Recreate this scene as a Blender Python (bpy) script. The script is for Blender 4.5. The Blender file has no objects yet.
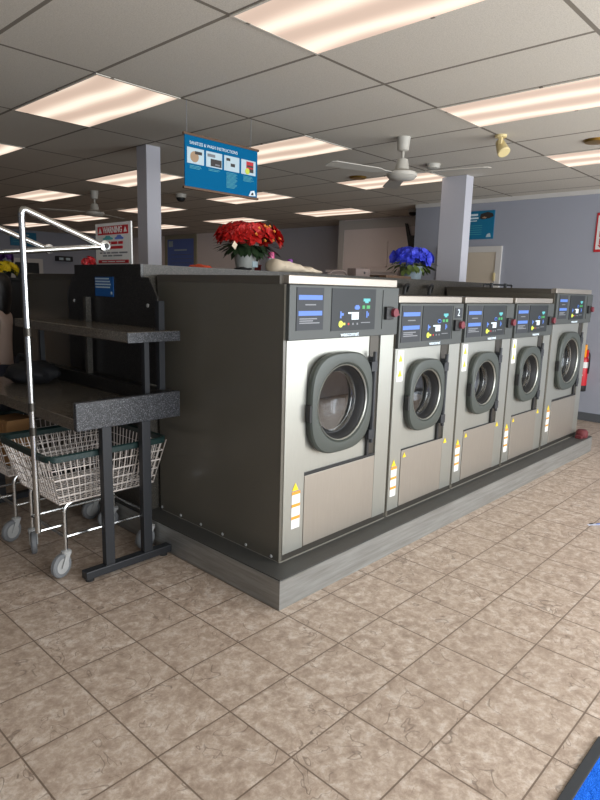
import bpy, bmesh, math, random
from mathutils import Vector, Matrix, noise
random.seed(7)
PI = math.pi
S = bpy.context.scene
COL = S.collection
H = 2.726          # ceiling height
BASE_Z = 0.151     # top of the equipment curb

# ------------------------------------------------------------------ materials
def lin(c):
    return tuple(((v/255)/12.92 if v/255 <= .04045 else ((v/255+.055)/1.055)**2.4) for v in c) + (1.0,)

def mat(name, rgb, rough=.5, metal=0.0, spec=.5, emit=None, estr=0.0):
    m = bpy.data.materials.new(name); m.use_nodes = True
    b = m.node_tree.nodes['Principled BSDF']
    b.inputs['Base Color'].default_value = lin(rgb)
    b.inputs['Roughness'].default_value = rough
    b.inputs['Metallic'].default_value = metal
    b.inputs['Specular IOR Level'].default_value = spec
    if emit:
        b.inputs['Emission Color'].default_value = lin(emit)
        b.inputs['Emission Strength'].default_value = estr
    return m

class NT:
    """tiny node helper"""
    def __init__(s, m):
        s.m = m; s.t = m.node_tree; s.n = s.t.nodes; s.l = s.t.links
        s.b = s.n['Principled BSDF']
        s.co = s.n.new('ShaderNodeTexCoord').outputs['Object']
    def link(s, a, b): s.l.new(a, b)
    def setin(s, sock, v):
        if isinstance(v, bpy.types.NodeSocket): s.l.new(v, sock)
        else: sock.default_value = v
    def math(s, op, a, b=0.0, c=0.0):
        n = s.n.new('ShaderNodeMath'); n.operation = op
        s.setin(n.inputs[0], a); s.setin(n.inputs[1], b); s.setin(n.inputs[2], c)
        return n.outputs[0]
    def noise(s, scale, detail=4, rough=.55, vec=None, dist=0.0):
        n = s.n.new('ShaderNodeTexNoise'); n.inputs['Scale'].default_value = scale
        n.inputs['Detail'].default_value = detail; n.inputs['Roughness'].default_value = rough
        n.inputs['Distortion'].default_value = dist
        s.l.new(vec or s.co, n.inputs['Vector']); return n.outputs['Fac']
    def mapping(s, scale=(1,1,1), loc=(0,0,0)):
        n = s.n.new('ShaderNodeMapping'); n.inputs['Scale'].default_value = scale
        n.inputs['Location'].default_value = loc
        s.l.new(s.co, n.inputs['Vector']); return n.outputs['Vector']
    def ramp(s, fac, stops, const=False):
        n = s.n.new('ShaderNodeValToRGB'); cr = n.color_ramp
        if const: cr.interpolation = 'CONSTANT'
        while len(cr.elements) < len(stops): cr.elements.new(.5)
        for e, (p, c) in zip(cr.elements, stops):
            e.position = p; e.color = lin(c) if len(c) == 3 else c
        s.l.new(fac, n.inputs['Fac']); return n.outputs['Color']
    def mix(s, fac, a, b, mode='MIX'):
        n = s.n.new('ShaderNodeMix'); n.data_type = 'RGBA'; n.blend_type = mode
        s.setin(n.inputs[0], fac)
        for i, v in ((6, a), (7, b)):
            if isinstance(v, tuple): n.inputs[i].default_value = lin(v) if len(v) == 3 else v
            else: s.l.new(v, n.inputs[i])
        return n.outputs[2]
    def sep(s):
        n = s.n.new('ShaderNodeSeparateXYZ'); s.l.new(s.co, n.inputs[0]); return n.outputs
    def bump(s, h, strength=.3, dist=.01):
        n = s.n.new('ShaderNodeBump'); n.inputs['Strength'].default_value = strength
        n.inputs['Distance'].default_value = dist
        s.l.new(h, n.inputs['Height']); s.l.new(n.outputs[0], s.b.inputs['Normal'])
    def base(s, c): s.l.new(c, s.b.inputs['Base Color'])
    def rough(s, v): s.setin(s.b.inputs['Roughness'], v)

def m_speckle(name, dark, mid, light, scale=160, rough=.3):
    m = mat(name, mid, rough); t = NT(m)
    v = t.n.new('ShaderNodeTexVoronoi'); v.inputs['Scale'].default_value = scale; t.link(t.co, v.inputs['Vector'])
    sp = t.n.new('ShaderNodeSeparateColor'); t.link(v.outputs['Color'], sp.inputs[0])
    c = t.ramp(sp.outputs[0], [(0, dark), (.45, mid), (.78, mid), (.86, light)], True)
    c2 = t.mix(t.noise(scale*.4, 3), c, dark, 'MIX')
    t.base(t.mix(.35, c, c2)); return m

def m_steel(name, rgb, rough=.38, metal=.75, streak=(1, 1, 14)):
    m = mat(name, rgb, rough, metal); t = NT(m)
    n1 = t.noise(40, 3, .5, t.mapping((6, 6, .25)))
    n2 = t.noise(2.2, 4, .6)
    k = t.math('ADD', t.math('MULTIPLY', n1, .12), t.math('MULTIPLY', n2, .16))
    t.base(t.mix(k, rgb, tuple(int(v*.55) for v in rgb)))
    t.rough(t.math('ADD', t.math('MULTIPLY', n1, .14), rough-.08))
    t.bump(n1, .05, .002); return m

def m_paint(name, rgb, rough=.7, var=.1, scale=1.5, bump=0.0):
    m = mat(name, rgb, rough); t = NT(m)
    t.base(t.mix(t.math('MULTIPLY', t.noise(scale, 5), var*2), rgb, tuple(int(v*.7) for v in rgb)))
    if bump: t.bump(t.noise(220, 2), bump, .002)
    return m

def m_floor():
    m = mat('floor_tile', (170,150,130), .4); t = NT(m)
    T = .305; x, y, z = t.sep()
    u = t.math('DIVIDE', t.math('SUBTRACT', x, -.3079), T); v = t.math('DIVIDE', t.math('SUBTRACT', y, -.3663), T)
    def edge(a):
        f = t.math('FRACT', a); return t.math('MINIMUM', f, t.math('SUBTRACT', 1.0, f))
    e = t.math('MINIMUM', edge(u), edge(v))
    grout = t.math('LESS_THAN', e, .0095)
    soft = t.math('SUBTRACT', 1.0, t.math('MINIMUM', t.math('DIVIDE', e, .045), 1.0))
    # per tile offset
    comb = t.n.new('ShaderNodeCombineXYZ')
    t.link(t.math('FLOOR', u), comb.inputs[0]); t.link(t.math('FLOOR', v), comb.inputs[1])
    wn = t.n.new('ShaderNodeTexWhiteNoise'); wn.noise_dimensions = '3D'; t.link(comb.outputs[0], wn.inputs['Vector'])
    off = t.n.new('ShaderNodeVectorMath'); off.operation = 'MULTIPLY_ADD'
    t.link(wn.outputs['Color'], off.inputs[0]); off.inputs[1].default_value = (7, 7, 7); t.link(t.co, off.inputs[2])
    P = off.outputs[0]
    n1 = t.noise(20, 6, .72, P, .3); n2 = t.noise(60, 5, .7, P, .2); n3 = t.noise(7.5, 2.0, .5, P, 1.0)
    c = t.ramp(n1, [(.33, (138,119,103)), (.45, (168,149,132)), (.54, (188,170,153)), (.66, (212,200,187))])
    c = t.mix(t.math('MULTIPLY', t.math('GREATER_THAN', n2, .54), .28), c, (134,113,98))
    c = t.mix(t.math('MULTIPLY', n2, .35), c, (172,155,140))
    # relief veins: thin ridges of a distorted noise
    r = t.math('ABSOLUTE', t.math('SUBTRACT', n3, .5))
    vein = t.math('SUBTRACT', 1.0, t.math('MINIMUM', t.math('DIVIDE', r, .014), 1.0))
    keep = t.math('GREATER_THAN', t.noise(5.0, 2, .5, P), .50)
    vein = t.math('MULTIPLY', vein, keep)
    c = t.mix(t.math('MULTIPLY', vein, .62), c, (96,80,68))
    tone = t.math('MULTIPLY', wn.outputs['Value'], .22)
    c = t.mix(tone, c, (156,138,122))
    c = t.mix(t.math('MULTIPLY', soft, .12), c, (108,92,80))
    c = t.mix(grout, c, (112,95,81))
    t.base(c)
    t.rough(t.math('ADD', .34, t.math('MULTIPLY', n2, .25)))
    h = t.math('SUBTRACT', t.math('MULTIPLY', n1, .5), t.math('ADD', t.math('MULTIPLY', soft, .5), t.math('MULTIPLY', vein, .6)))
    t.bump(h, .35, .004); return m

def m_ceiling():
    m = mat('ceiling_tile', (196,192,184), .9); t = NT(m)
    x, y, z = t.sep()
    def edge(a, o, w):
        f = t.math('FRACT', t.math('DIVIDE', t.math('SUBTRACT', a, o), w))
        return t.math('MULTIPLY', t.math('MINIMUM', f, t.math('SUBTRACT', 1.0, f)), w)
    ex = edge(x, .1076, .61); ey = edge(y, .5134, 1.22)
    bar = t.math('LESS_THAN', t.math('MINIMUM', ex, ey), .0115)
    n = t.noise(160, 4, .7); n2 = t.noise(1.1, 3)
    c = t.ramp(n, [(.35, (188,182,170)), (.6, (212,206,194))])
    c = t.mix(t.math('MULTIPLY', n2, .3), c, (192,180,164))
    c = t.mix(bar, c, (122,114,102)); t.base(c)
    t.bump(t.math('SUBTRACT', n, t.math('MULTIPLY', bar, -1.5)), .25, .004); return m

def m_diffuser():
    m = mat('light_diffuser', (110,100,95), .5); t = NT(m); x, y, z = t.sep()
    w = t.n.new('ShaderNodeTexNoise'); w.inputs['Scale'].default_value = 1.6; w.inputs['Detail'].default_value = 1
    t.link(t.mapping((1, .55, 1)), w.inputs['Vector'])
    ph = t.math('ADD', t.math('MULTIPLY', x, 22.0), t.math('MULTIPLY', w.outputs['Fac'], 6.0))
    s = t.math('ADD', t.math('MULTIPLY', t.math('SINE', ph), .5), .5)
    s = t.math('POWER', s, 1.5)
    c = t.mix(s, (244,214,192), (255,238,218))
    t.link(c, t.b.inputs['Emission Color'])
    t.link(t.math('ADD', .74, t.math('MULTIPLY', s, .46)), t.b.inputs['Emission Strength'])
    return m

def m_glass_dark():
    m = bpy.data.materials.new('door_glass'); m.use_nodes = True
    n = m.node_tree.nodes; l = m.node_tree.links; n.clear()
    o = n.new('ShaderNodeOutputMaterial'); mx = n.new('ShaderNodeMixShader')
    tr = n.new('ShaderNodeBsdfTransparent'); tr.inputs[0].default_value = (.26,.27,.28,1)
    g = n.new('ShaderNodeBsdfGlossy'); g.inputs['Roughness'].default_value = .02
    lw = n.new('ShaderNodeLayerWeight'); lw.inputs['Blend'].default_value = .45
    mp = n.new('ShaderNodeMath'); mp.operation = 'MULTIPLY_ADD'; mp.inputs[1].default_value = .7; mp.inputs[2].default_value = .10
    l.new(lw.outputs['Fresnel'], mp.inputs[0]); l.new(mp.outputs[0], mx.inputs[0])
    l.new(tr.outputs[0], mx.inputs[1]); l.new(g.outputs[0], mx.inputs[2]); l.new(mx.outputs[0], o.inputs[0]); return m

def m_curb():
    m = mat('curb_metal', (168,168,164), .42, .55); t = NT(m); x, y, z = t.sep()
    n = t.noise(5, 6, .65, t.mapping((.5, .5, 9))); n2 = t.noise(30, 3, .6, t.mapping((.3, .3, 3)))
    c = t.ramp(n, [(.3, (128,127,122)), (.5, (150,150,147)), (.68, (166,167,164))])
    t.base(t.mix(t.math('MULTIPLY', n2, .4), c, (120,116,108))); return m

def m_mat_pile():
    m = mat('mat_pile', (24,104,226), .95, spec=.1); t = NT(m)
    n = t.noise(260, 3, .7)
    t.base(t.ramp(n, [(.3, (8,60,170)), (.5, (26,108,232)), (.7, (74,150,255))])); t.bump(n, .9, .01); return m

M = {}
M['floor'] = m_floor(); M['ceiling'] = m_ceiling(); M['diffuser'] = m_diffuser()
M['wall_blue'] = m_paint('wall_blue', (156,159,170), .8, .06)
M['wall_dark'] = m_paint('wall_slate', (196,198,208), .8, .06)
M['wall_pale'] = m_paint('wall_pale', (246,236,234), .8, .06)
M['column'] = m_paint('column_paint', (190,190,198), .65, .05)
M['trim'] = m_paint('white_trim', (205,202,198), .55, .05)
M['skirting'] = m_paint('skirting', (84,86,90), .6, .1)
M['cream'] = m_paint('cream_door', (200,188,170), .55, .05)
M['washer_side'] = m_paint('washer_side', (90,86,77), .27, .10, 2.2)
M['lid_dark'] = m_paint('lid_dark', (78,73,65), .4, .12, 3)
M['steel'] = m_steel('stainless', (177,177,169), .38)
M['steel_warm'] = m_steel('stainless_lower', (174,166,155), .42)
M['steel_dark'] = m_steel('stainless_channel', (84,80,74), .4)  # darker stainless for hinge channel, kick plate and pole collars
M['panel'] = m_paint('panel_grey', (66,69,67), .5, .05, 6)
M['panel_dark'] = m_paint('panel_dark', (42,45,50), .6, .05, 6)
M['screen'] = m_paint('screen_dark', (24,29,32), .55, .08, 9)
M['door_grey'] = m_paint('door_grey', (63,68,63), .42, .08, 8)
M['rubber'] = m_paint('black_rubber', (26,26,27), .55, .15, 10)
M['black'] = m_paint('black_paint', (34,36,40), .45, .15, 8)
M['chrome'] = mat('chrome', (205,206,204), .22, 1.0)
M['wire'] = m_steel('wire_metal', (232,222,214), .4, .25)
M['drum'] = m_steel('drum_steel', (84,82,80), .3, .9)
M['glass'] = m_glass_dark()
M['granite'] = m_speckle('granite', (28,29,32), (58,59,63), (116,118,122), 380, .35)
M['granite_dark'] = m_speckle('granite_dark', (22,21,20), (42,40,38), (84,82,78), 380, .28)
M['bulkhead'] = m_speckle('bulkhead_laminate', (52,49,44), (70,66,59), (92,87,78), 240, .4)
M['curb'] = m_curb()
M['curb_top'] = m_paint('curb_top', (66,65,62), .55, .25, 7)
M['green_rim'] = m_paint('green_plastic', (26,48,46), .4, .1, 12)
M['wheel'] = m_paint('wheel_grey', (172,172,170), .5, .08, 20)
M['tyre'] = m_paint('tyre_grey', (120,122,124), .6, .1, 20)
M['sign_blue'] = m_paint('sign_blue', (0,96,142), .8, .05, 6); M['sign_blue'].node_tree.nodes['Principled BSDF'].inputs['Specular IOR Level'].default_value = .1
M['poster_blue'] = m_paint('poster_blue', (104,130,206), .45, .08, 4)
M['poster_teal'] = m_paint('poster_teal', (10,112,150), .45, .08, 4)
M['notice_blue'] = m_paint('notice_blue', (16,84,150), .45, .08, 9)
M['granite_top_sheen'] = m_speckle('granite_top_sheen', (80,74,66), (101,93,84), (134,126,115), 380, .2)  # tabletop copy of the granite, ceiling sheen painted in as lighter colour
M['sealant'] = m_paint('sealant', (128,124,114), .7, .3, 40)
M['red_dark'] = m_paint('red_dark', (96,30,34), .7, .2, 12)
M['knob_red'] = m_paint('knob_red', (112,44,54), .6, .15, 12)
M['frame_pale'] = m_paint('frame_pale', (166,160,138), .6, .1, 12)
M['white'] = m_paint('white_paint', (224,224,220), .5, .04, 8)
M['ink_white'] = m_paint('ink_white', (218,232,240), .5, .03, 9)
M['ink_grey'] = m_paint('ink_grey', (120,122,126), .5, .05, 9)
M['ink_blue'] = m_paint('ink_blue', (80,116,190), .5, .05, 9)
M['ink_teal'] = m_paint('ink_teal', (84,168,172), .5, .05, 9)
M['ink_red'] = m_paint('ink_red', (188,32,40), .5, .06, 9)
M['ink_yellow'] = m_paint('ink_yellow', (236,206,36), .5, .05, 9)
M['ink_orange'] = m_paint('ink_orange', (230,150,50), .5, .05, 9)
M['ink_green'] = m_paint('ink_green', (60,150,84), .5, .05, 9)
M['ink_lime'] = m_paint('ink_lime', (196,206,70), .5, .05, 9)
M['ink_pale'] = m_paint('ink_pale', (186,206,214), .5, .08, 30)
M['ink_tan'] = m_paint('ink_tan', (170,140,110), .5, .15, 30)
M['ink_dark'] = m_paint('ink_dark', (52,46,44), .5, .15, 30)
M['red_body'] = m_paint('extinguisher_red', (196,26,40), .35, .05, 9)
M['amber'] = m_paint('amber_tag', (240,160,30), .45, .05, 9)
M['petal_red'] = m_paint('petal_red', (186,16,10), .6, .2, 25)
M['petal_blue'] = m_paint('petal_blue', (58,70,214), .6, .25, 25)
M['petal_yellow'] = m_paint('petal_yellow', (236,206,20), .6, .15, 25)
M['petal_purple'] = m_paint('petal_purple', (74,28,110), .6, .2, 25)
M['leaf'] = m_paint('leaf_green', (36,58,30), .6, .3, 25)
M['leaf_light'] = m_paint('leaf_light', (104,122,60), .6, .3, 25)
M['bucket'] = m_steel('galvanised', (205,207,202), .45, .35)
M['china'] = m_paint('china_pot', (150,164,172), .3, .35, 45)
M['cloth_cream'] = m_paint('cloth_cream', (222,206,182), .85, .15, 12)
M['cloth_orange'] = m_paint('cloth_orange', (200,72,34), .85, .2, 12)
M['maroon'] = m_paint('maroon', (120,26,32), .6, .15, 12)
M['pink'] = m_paint('pink_plastic', (240,100,156), .4, .05, 12)
M['purple'] = m_paint('purple_plastic', (128,40,150), .4, .05, 12)
M['fan_white'] = m_paint('fan_white', (186,182,172), .5, .05, 9)
M['ivory'] = m_paint('ivory_plastic', (216,198,146), .5, .05, 9)
M['brass'] = mat('brass', (176,140,70), .35, .9)
M['wood'] = m_paint('brown_wood', (104,76,54), .55, .3, 14)
M['card'] = m_paint('cardboard', (158,116,70), .8, .2, 10)
M['taupe'] = m_paint('taupe_box', (128,112,106), .6, .15, 10)
M['shirt'] = m_paint('shirt_cloth', (196,172,158), .9, .12, 9)
M['trousers'] = m_paint('trousers_cloth', (44,46,58), .9, .2, 9)
M['skin'] = m_paint('skin', (150,96,64), .55, .1, 9)
M['hair'] = m_paint('hair', (18,15,14), .5, .2, 30)
M['eye'] = mat('eye_white', (230,226,220), .3)
M['bag_black'] = m_paint('bag_black', (26,26,29), .7, .3, 12)
M['paper'] = m_paint('paper_scrap', (216,220,236), .6, .15, 60)
M['mat_pile'] = m_mat_pile()
M['mat_edge'] = m_paint('mat_edge', (46,48,50), .8, .2, 30)

# ------------------------------------------------------------------ mesh helpers
def NB(): return bmesh.new()

def box(bm, x0, x1, y0, y1, z0, z1, bev=0.0):
    vs = [bm.verts.new(p) for p in ((x0,y0,z0),(x1,y0,z0),(x1,y1,z0),(x0,y1,z0),(x0,y0,z1),(x1,y0,z1),(x1,y1,z1),(x0,y1,z1))]
    fs = [bm.faces.new([vs[i] for i in f]) for f in ((3,2,1,0),(4,5,6,7),(0,1,5,4),(1,2,6,5),(2,3,7,6),(3,0,4,7))]
    if bev > 0:
        es = {e for f in fs for e in f.edges}
        bmesh.ops.bevel(bm, geom=list(es), offset=bev, segments=2, profile=.5, affect='EDGES')
    return vs

def frame_of(d):
    d = d.normalized(); a = Vector((0,0,1)) if abs(d.z) < .9 else Vector((1,0,0))
    u = d.cross(a).normalized(); return u, d.cross(u).normalized()

def tube(bm, pts, r, n=8, caps=True):
    """tube along a polyline; r may be a list"""
    pts = [Vector(p) for p in pts]; rs = r if isinstance(r, (list, tuple)) else [r]*len(pts)
    rings = []; u = None
    for i, p in enumerate(pts):
        d = (pts[min(i+1, len(pts)-1)] - pts[max(i-1, 0)]).normalized()
        if u is None: u, w = frame_of(d)
        else:
            u = (u - d*u.dot(d)).normalized(); w = d.cross(u)
        rings.append([bm.verts.new(p + (u*math.cos(2*PI*k/n) + w*math.sin(2*PI*k/n))*rs[i]) for k in range(n)])
    for a, b in zip(rings, rings[1:]):
        for k in range(n): bm.faces.new((a[k], a[(k+1)%n], b[(k+1)%n], b[k]))
    if caps:
        bm.faces.new(rings[0][::-1]); bm.faces.new(rings[-1])

def arc(p0, p1, p2, n=5):
    """rounded corner: quadratic curve"""
    p0, p1, p2 = Vector(p0), Vector(p1), Vector(p2)
    return [(1-t)**2*p0 + 2*t*(1-t)*p1 + t*t*p2 for t in [i/n for i in range(n+1)]]

def bend(pts, rad=.04, n=5):
    pts = [Vector(p) for p in pts]; out = [pts[0]]
    for a, b, c in zip(pts, pts[1:], pts[2:]):
        r = min(rad, (b-a).length*.45, (c-b).length*.45)
        out += arc(b+(a-b).normalized()*r, b, b+(c-b).normalized()*r, n)
    return out + [pts[-1]]

def lathe(bm, prof, n=24, c=(0,0,0), axis='z', caps=True):
    """prof: list of (radius, height)"""
    rings = []
    for r, h in prof:
        ring = []
        for k in range(n):
            a = 2*PI*k/n; x, y = r*math.cos(a), r*math.sin(a)
            p = {'z': (x, y, h), 'y': (x, h, -y), 'x': (h, x, y)}[axis]
            ring.append(bm.verts.new((c[0]+p[0], c[1]+p[1], c[2]+p[2])))
        rings.append(ring)
    for a, b in zip(rings, rings[1:]):
        for k in range(n): bm.faces.new((a[k], a[(k+1)%n], b[(k+1)%n], b[k]))
    if caps:
        if prof[0][0] > 1e-4: bm.faces.new(rings[0][::-1])
        if prof[-1][0] > 1e-4: bm.faces.new(rings[-1])

def loops(bm, rings, closed=True):
    vr = [[bm.verts.new(p) for p in r] for r in rings]
    n = len(vr[0])
    for a, b in zip(vr, vr[1:]):
        for k in range(n if closed else n-1): bm.faces.new((a[k], a[(k+1)%n], b[(k+1)%n], b[k]))
    return vr

def prism(bm, poly, axis, a, b):
    """extrude a 2D polygon along an axis between a and b"""
    def P(u, v, w): return {'x': (w,u,v), 'y': (u,w,v), 'z': (u,v,w)}[axis]
    r0 = [bm.verts.new(P(u,v,a)) for u, v in poly]; r1 = [bm.verts.new(P(u,v,b)) for u, v in poly]
    n = len(poly)
    for k in range(n): bm.faces.new((r0[k], r0[(k+1)%n], r1[(k+1)%n], r1[k]))
    bm.faces.new(r0[::-1]); bm.faces.new(r1)

def quadxz(bm, x0, x1, z0, z1, y): bm.faces.new([bm.verts.new(p) for p in ((x0,y,z0),(x1,y,z0),(x1,y,z1),(x0,y,z1))])

def obj(name, bm, m, parent=None, smooth=False, loc=None, rot=None, fix=True):
    if fix: bmesh.ops.recalc_face_normals(bm, faces=bm.faces)
    me = bpy.data.meshes.new(name); bm.to_mesh(me); bm.free()
    me.materials.append(M[m] if isinstance(m, str) else m)
    if smooth:
        me.shade_smooth(); me.set_sharp_from_angle(angle=math.radians(38 if smooth is True else smooth))
    o = bpy.data.objects.new(name, me); COL.objects.link(o)
    if parent: o.parent = parent
    if loc: o.location = loc
    if rot: o.rotation_euler = rot
    return o

def tag(o, label, cat, group=None):
    o['label'] = label; o['category'] = cat
    if group: o['group'] = group
    return o

def thing(name, label, cat, loc=(0,0,0), rotz=0, group=None):
    o = bpy.data.objects.new(name, None); o.empty_display_size = .1; COL.objects.link(o)
    o.location = loc; o.rotation_euler = (0,0,rotz); return tag(o, label, cat, group)

def struct(name, bm, m, parent=None, smooth=False):
    o = obj(name, bm, m, parent, smooth)
    if parent is None: o['kind'] = 'structure'
    return o

def B1(name, m, parent, *a, bev=0.0):
    bm = NB(); box(bm, *a, bev=bev); return obj(name, bm, m, parent)

def copy_tree(o, parent=None):
    c = o.copy(); COL.objects.link(c)
    if parent: c.parent = parent
    for ch in list(o.children): copy_tree(ch, c)
    return c

def lettering(text, size, m, parent, loc, rot=(PI/2,0,0), align='CENTER', width=None, name='lettering', bold=.0):
    cu = bpy.data.curves.new(name, 'FONT'); cu.body = text; cu.size = size; cu.align_x = align; cu.align_y = 'CENTER'
    cu.extrude = .0006; cu.offset = bold
    t = bpy.data.objects.new('tmp', cu); COL.objects.link(t)
    dg = bpy.context.evaluated_depsgraph_get(); dg.update()
    me = bpy.data.meshes.new_from_object(t.evaluated_get(dg)); bpy.data.objects.remove(t); bpy.data.curves.remove(cu)
    me.name = name; me.materials.clear(); me.materials.append(M[m])
    if width:
        w = max(v.co.x for v in me.vertices) - min(v.co.x for v in me.vertices)
        for v in me.vertices: v.co.x *= width/w
    o = bpy.data.objects.new(name, me); COL.objects.link(o); o.parent = parent
    o.location = loc; o.rotation_euler = rot; return o

# ------------------------------------------------------------------ setting
XR = 5.85
YF, YB, XL = -3.3, 13.6, -5.2
bm = NB(); box(bm, XL-.1, 7.7, YF-.1, YB+.1, -.1, 0); struct('floor', bm, 'floor')
bm = NB(); box(bm, XL-.1, 7.7, YF-.1, YB+.1, H, H+.1); struct('ceiling', bm, 'ceiling')
bm = NB(); prism(bm, [(XR,YF),(XR+.0,3.17),(6.9,3.17),(6.9,5.45),(7.5,5.45),(7.6,5.45),(7.6,3.0),(7.6,YF)], 'z', 0, H); struct('wall_right', bm, 'wall_blue')
# recess wall: thin pale facing so that it keeps its own paint
bm = NB(); box(bm, 6.885, 6.9, 3.17, 5.36, 0, H); struct('wall_recess', bm, 'wall_pale')
bm = NB(); box(bm, 7.5, 7.6, 5.45, 8.2, 0, H); struct('wall_slate', bm, 'wall_dark')
bm = NB(); box(bm, 7.35, 7.6, 8.2, YB, 0, H); struct('wall_far_right', bm, 'wall_pale')
bm = NB(); box(bm, XL, 7.6, YB, YB+.1, 0, H); struct('wall_back', bm, 'wall_blue')
bm = NB(); box(bm, XL-.1, XL, YF, YB, 0, H); struct('wall_left', bm, 'wall_blue')
# shop front behind the camera: low wall, head, piers; open glazing bays between
bm = NB()
box(bm, XL, XR, YF-.1, YF, 0, .35); box(bm, XL, XR, YF-.1, YF, 2.45, H)
for x in (-5.2, -3.3, -1.4, .5, 2.4, 4.3, 5.75): box(bm, x, x+.10, YF-.1, YF, .35, 2.45)
struct('wall_front', bm, 'wall_pale')
# trims
bm = NB(); box(bm, XR-.02, XR, YF, 3.17, H-.05, H); struct('trim_1', bm, 'trim')
bm = NB(); box(bm, 6.87, 6.9, 5.33, 5.45, 0, H); struct('trim_2', bm, 'trim')
bm = NB(); box(bm, 6.865, 6.885, 3.17, 5.36, H-.17, H-.02); struct('trim_3', bm, 'trim')
bm = NB(); box(bm, 6.87, 6.885, 4.36, 5.30, 1.905, 1.925); box(bm, 6.87, 6.885, 4.36, 4.38, 1.905, 2.33); struct('trim_4', bm, 'wall_pale')
bm = NB(); box(bm, 7.485, 7.5, 5.45, 8.2, H-.1, H); struct('trim_5', bm, 'wall_dark')
bm = NB(); box(bm, XR-.015, XR, YF, 1.79, 0, .10); struct('baseboard_right', bm, 'skirting')
# columns
bm = NB(); box(bm, 1.33, 1.48, 3.1, 3.26, 0, H, bev=.004); struct('trim_6', bm, 'column')
bm = NB(); box(bm, 4.19, 4.34, 1.49, 1.785, 1.61, H, bev=.004); struct('trim_7', bm, 'column')

# cream door on the right wall
bm = NB()
for b in ((1.81,1.885,0,2.115),(2.675,2.75,0,2.115),(1.885,2.675,2.04,2.115)): box(bm, XR-.03, XR, b[0], b[1], b[2], b[3])
d1 = struct('door_1', bm, 'trim')
B1('door_leaf', 'cream', d1, XR-.018, XR-.002, 1.885, 2.675, .005, 2.04)
bm = NB(); tube(bm, [(XR-.02,1.95,1.0),(XR-.07,1.95,1.0)], .012); tube(bm, [(XR-.07,1.95,1.0),(XR-.07,2.06,1.0)], .010); obj('door_handle', bm, 'chrome', d1, True)
bm = NB()
for z in (.3, 1.05, 1.72): box(bm, XR-.045, XR-.028, 1.872, 1.895, z-.05, z+.05)
obj('hinge', bm, 'ivory', d1)
# white framed door with a dark pane on the far wall
bm = NB()
for b in ((4.27,4.37,0,2.05),(4.96,5.06,0,2.05),(4.37,4.96,1.95,2.05)): box(bm, b[0], b[1], YB-.04, YB, b[2], b[3])
d2 = struct('door_2', bm, 'trim')
B1('door_pane', 'screen', d2, 4.37, 4.96, YB-.02, YB-.002, .005, 1.95)

# ceiling light panels, sunk in the grid
CX, CY = .1076, .5134
def light_panel():
    t = thing('ceiling_light', '', 'ceiling light')
    bm = NB()
    for b in ((0,.61,0,.014),(0,.61,1.206,1.22),(0,.014,.014,1.206),(.596,.61,.014,1.206)): box(bm, b[0]-.0, b[1], b[2], b[3], -.006, 0)
    obj('frame', bm, 'ceiling', t)
    B1('diffuser', 'diffuser', t, .014, .596, .014, 1.206, -.005, -.001)
    return t
LIGHTS = {(0,-1): 'large fluorescent panel at the top edge of the picture, nearest the camera',
 (0,1): 'fluorescent panel at upper left, just left of the hanging blue sign wires',
 (0,3): 'fluorescent panel cut by the left edge of the picture',
 (3,-1): 'fluorescent panel at the right, above the small ivory spotlight',
 (3,1): 'fluorescent panel partly behind the right edge of the hanging blue sign',
 (3,3): 'fluorescent panel crossing behind the left pale column',
 (3,5): 'fluorescent panel directly above the chrome hanging rail of the near cart',
 (6,-1): 'fluorescent panel at the far right edge, nearest the right wall',
 (6,1): 'fluorescent panel behind the near ceiling fan',
 (6,3): 'fluorescent panel just below the lower right corner of the hanging blue sign',
 (6,5): 'middle one of the three fluorescent panels stacked behind the left column',
 (6,7): 'fluorescent panel behind the far ceiling fan, left of the column',
 (6,9): 'fluorescent panel at far left, crossed by the chrome cart rail',
 (9,3): 'fluorescent panel above the slate blue wall, right of the red flowers',
 (9,5): 'fluorescent panel right above the red flower bucket',
 (9,7): 'lowest fluorescent panel right behind the left column, above the blue framed poster',
 (9,9): 'farthest fluorescent panel, just above the white warning sign'}
lp = None
for (a, b), lab in LIGHTS.items():
    o = lp = light_panel() if lp is None else copy_tree(lp)
    o.location = (CX + a*.61, CY + b*1.22, H); o['label'] = lab; o['group'] = 'fluorescent ceiling panels'

# ------------------------------------------------------------------ curb the machines stand on
cb = thing('equipment_curb', 'low grey metal-clad curb under the row of washers', 'platform', (0,0,0))
B1('curb_body', 'curb', cb, 0, 4.33, 0, 3.09, 0, BASE_Z-.006)
B1('curb_top', 'curb_top', cb, .004, 4.326, .004, 3.086, BASE_Z-.006, BASE_Z)
tag(B1('bulkhead', 'bulkhead', None, .06, 4.31, 1.19, 1.985, BASE_Z, 1.608), 'brownish grey service bulkhead behind the washers with flower pots on top', 'partition')

# ------------------------------------------------------------------ washers
def sq(cx, cz, hw, hh, y, p, n=72):
    r = []
    for k in range(n):
        a = 2*PI*k/n; c, s = math.cos(a), math.sin(a)
        r.append((cx + hw*math.copysign(abs(c)**(2/p), c), y, cz + hh*math.copysign(abs(s)**(2/p), s)))
    return r
def holed_panel(bm, x0, x1, z0, z1, cx, cz, rad, y, n=64):
    angs = [2*PI*k/n for k in range(n)] + [math.atan2(z-cz, x-cx) % (2*PI) for x in (x0,x1) for z in (z0,z1)]
    angs = sorted(set(round(a, 5) for a in angs)); R, C = [], []
    for a in angs:
        c, s = math.cos(a), math.sin(a)
        k = min(((x1-cx)/c if c > 1e-9 else (x0-cx)/c if c < -1e-9 else 9), ((z1-cz)/s if s > 1e-9 else (z0-cz)/s if s < -1e-9 else 9))
        R.append((cx+c*k, y, cz+s*k)); C.append((cx+c*rad, y, cz+s*rad))
    loops(bm, [R, C])

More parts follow.
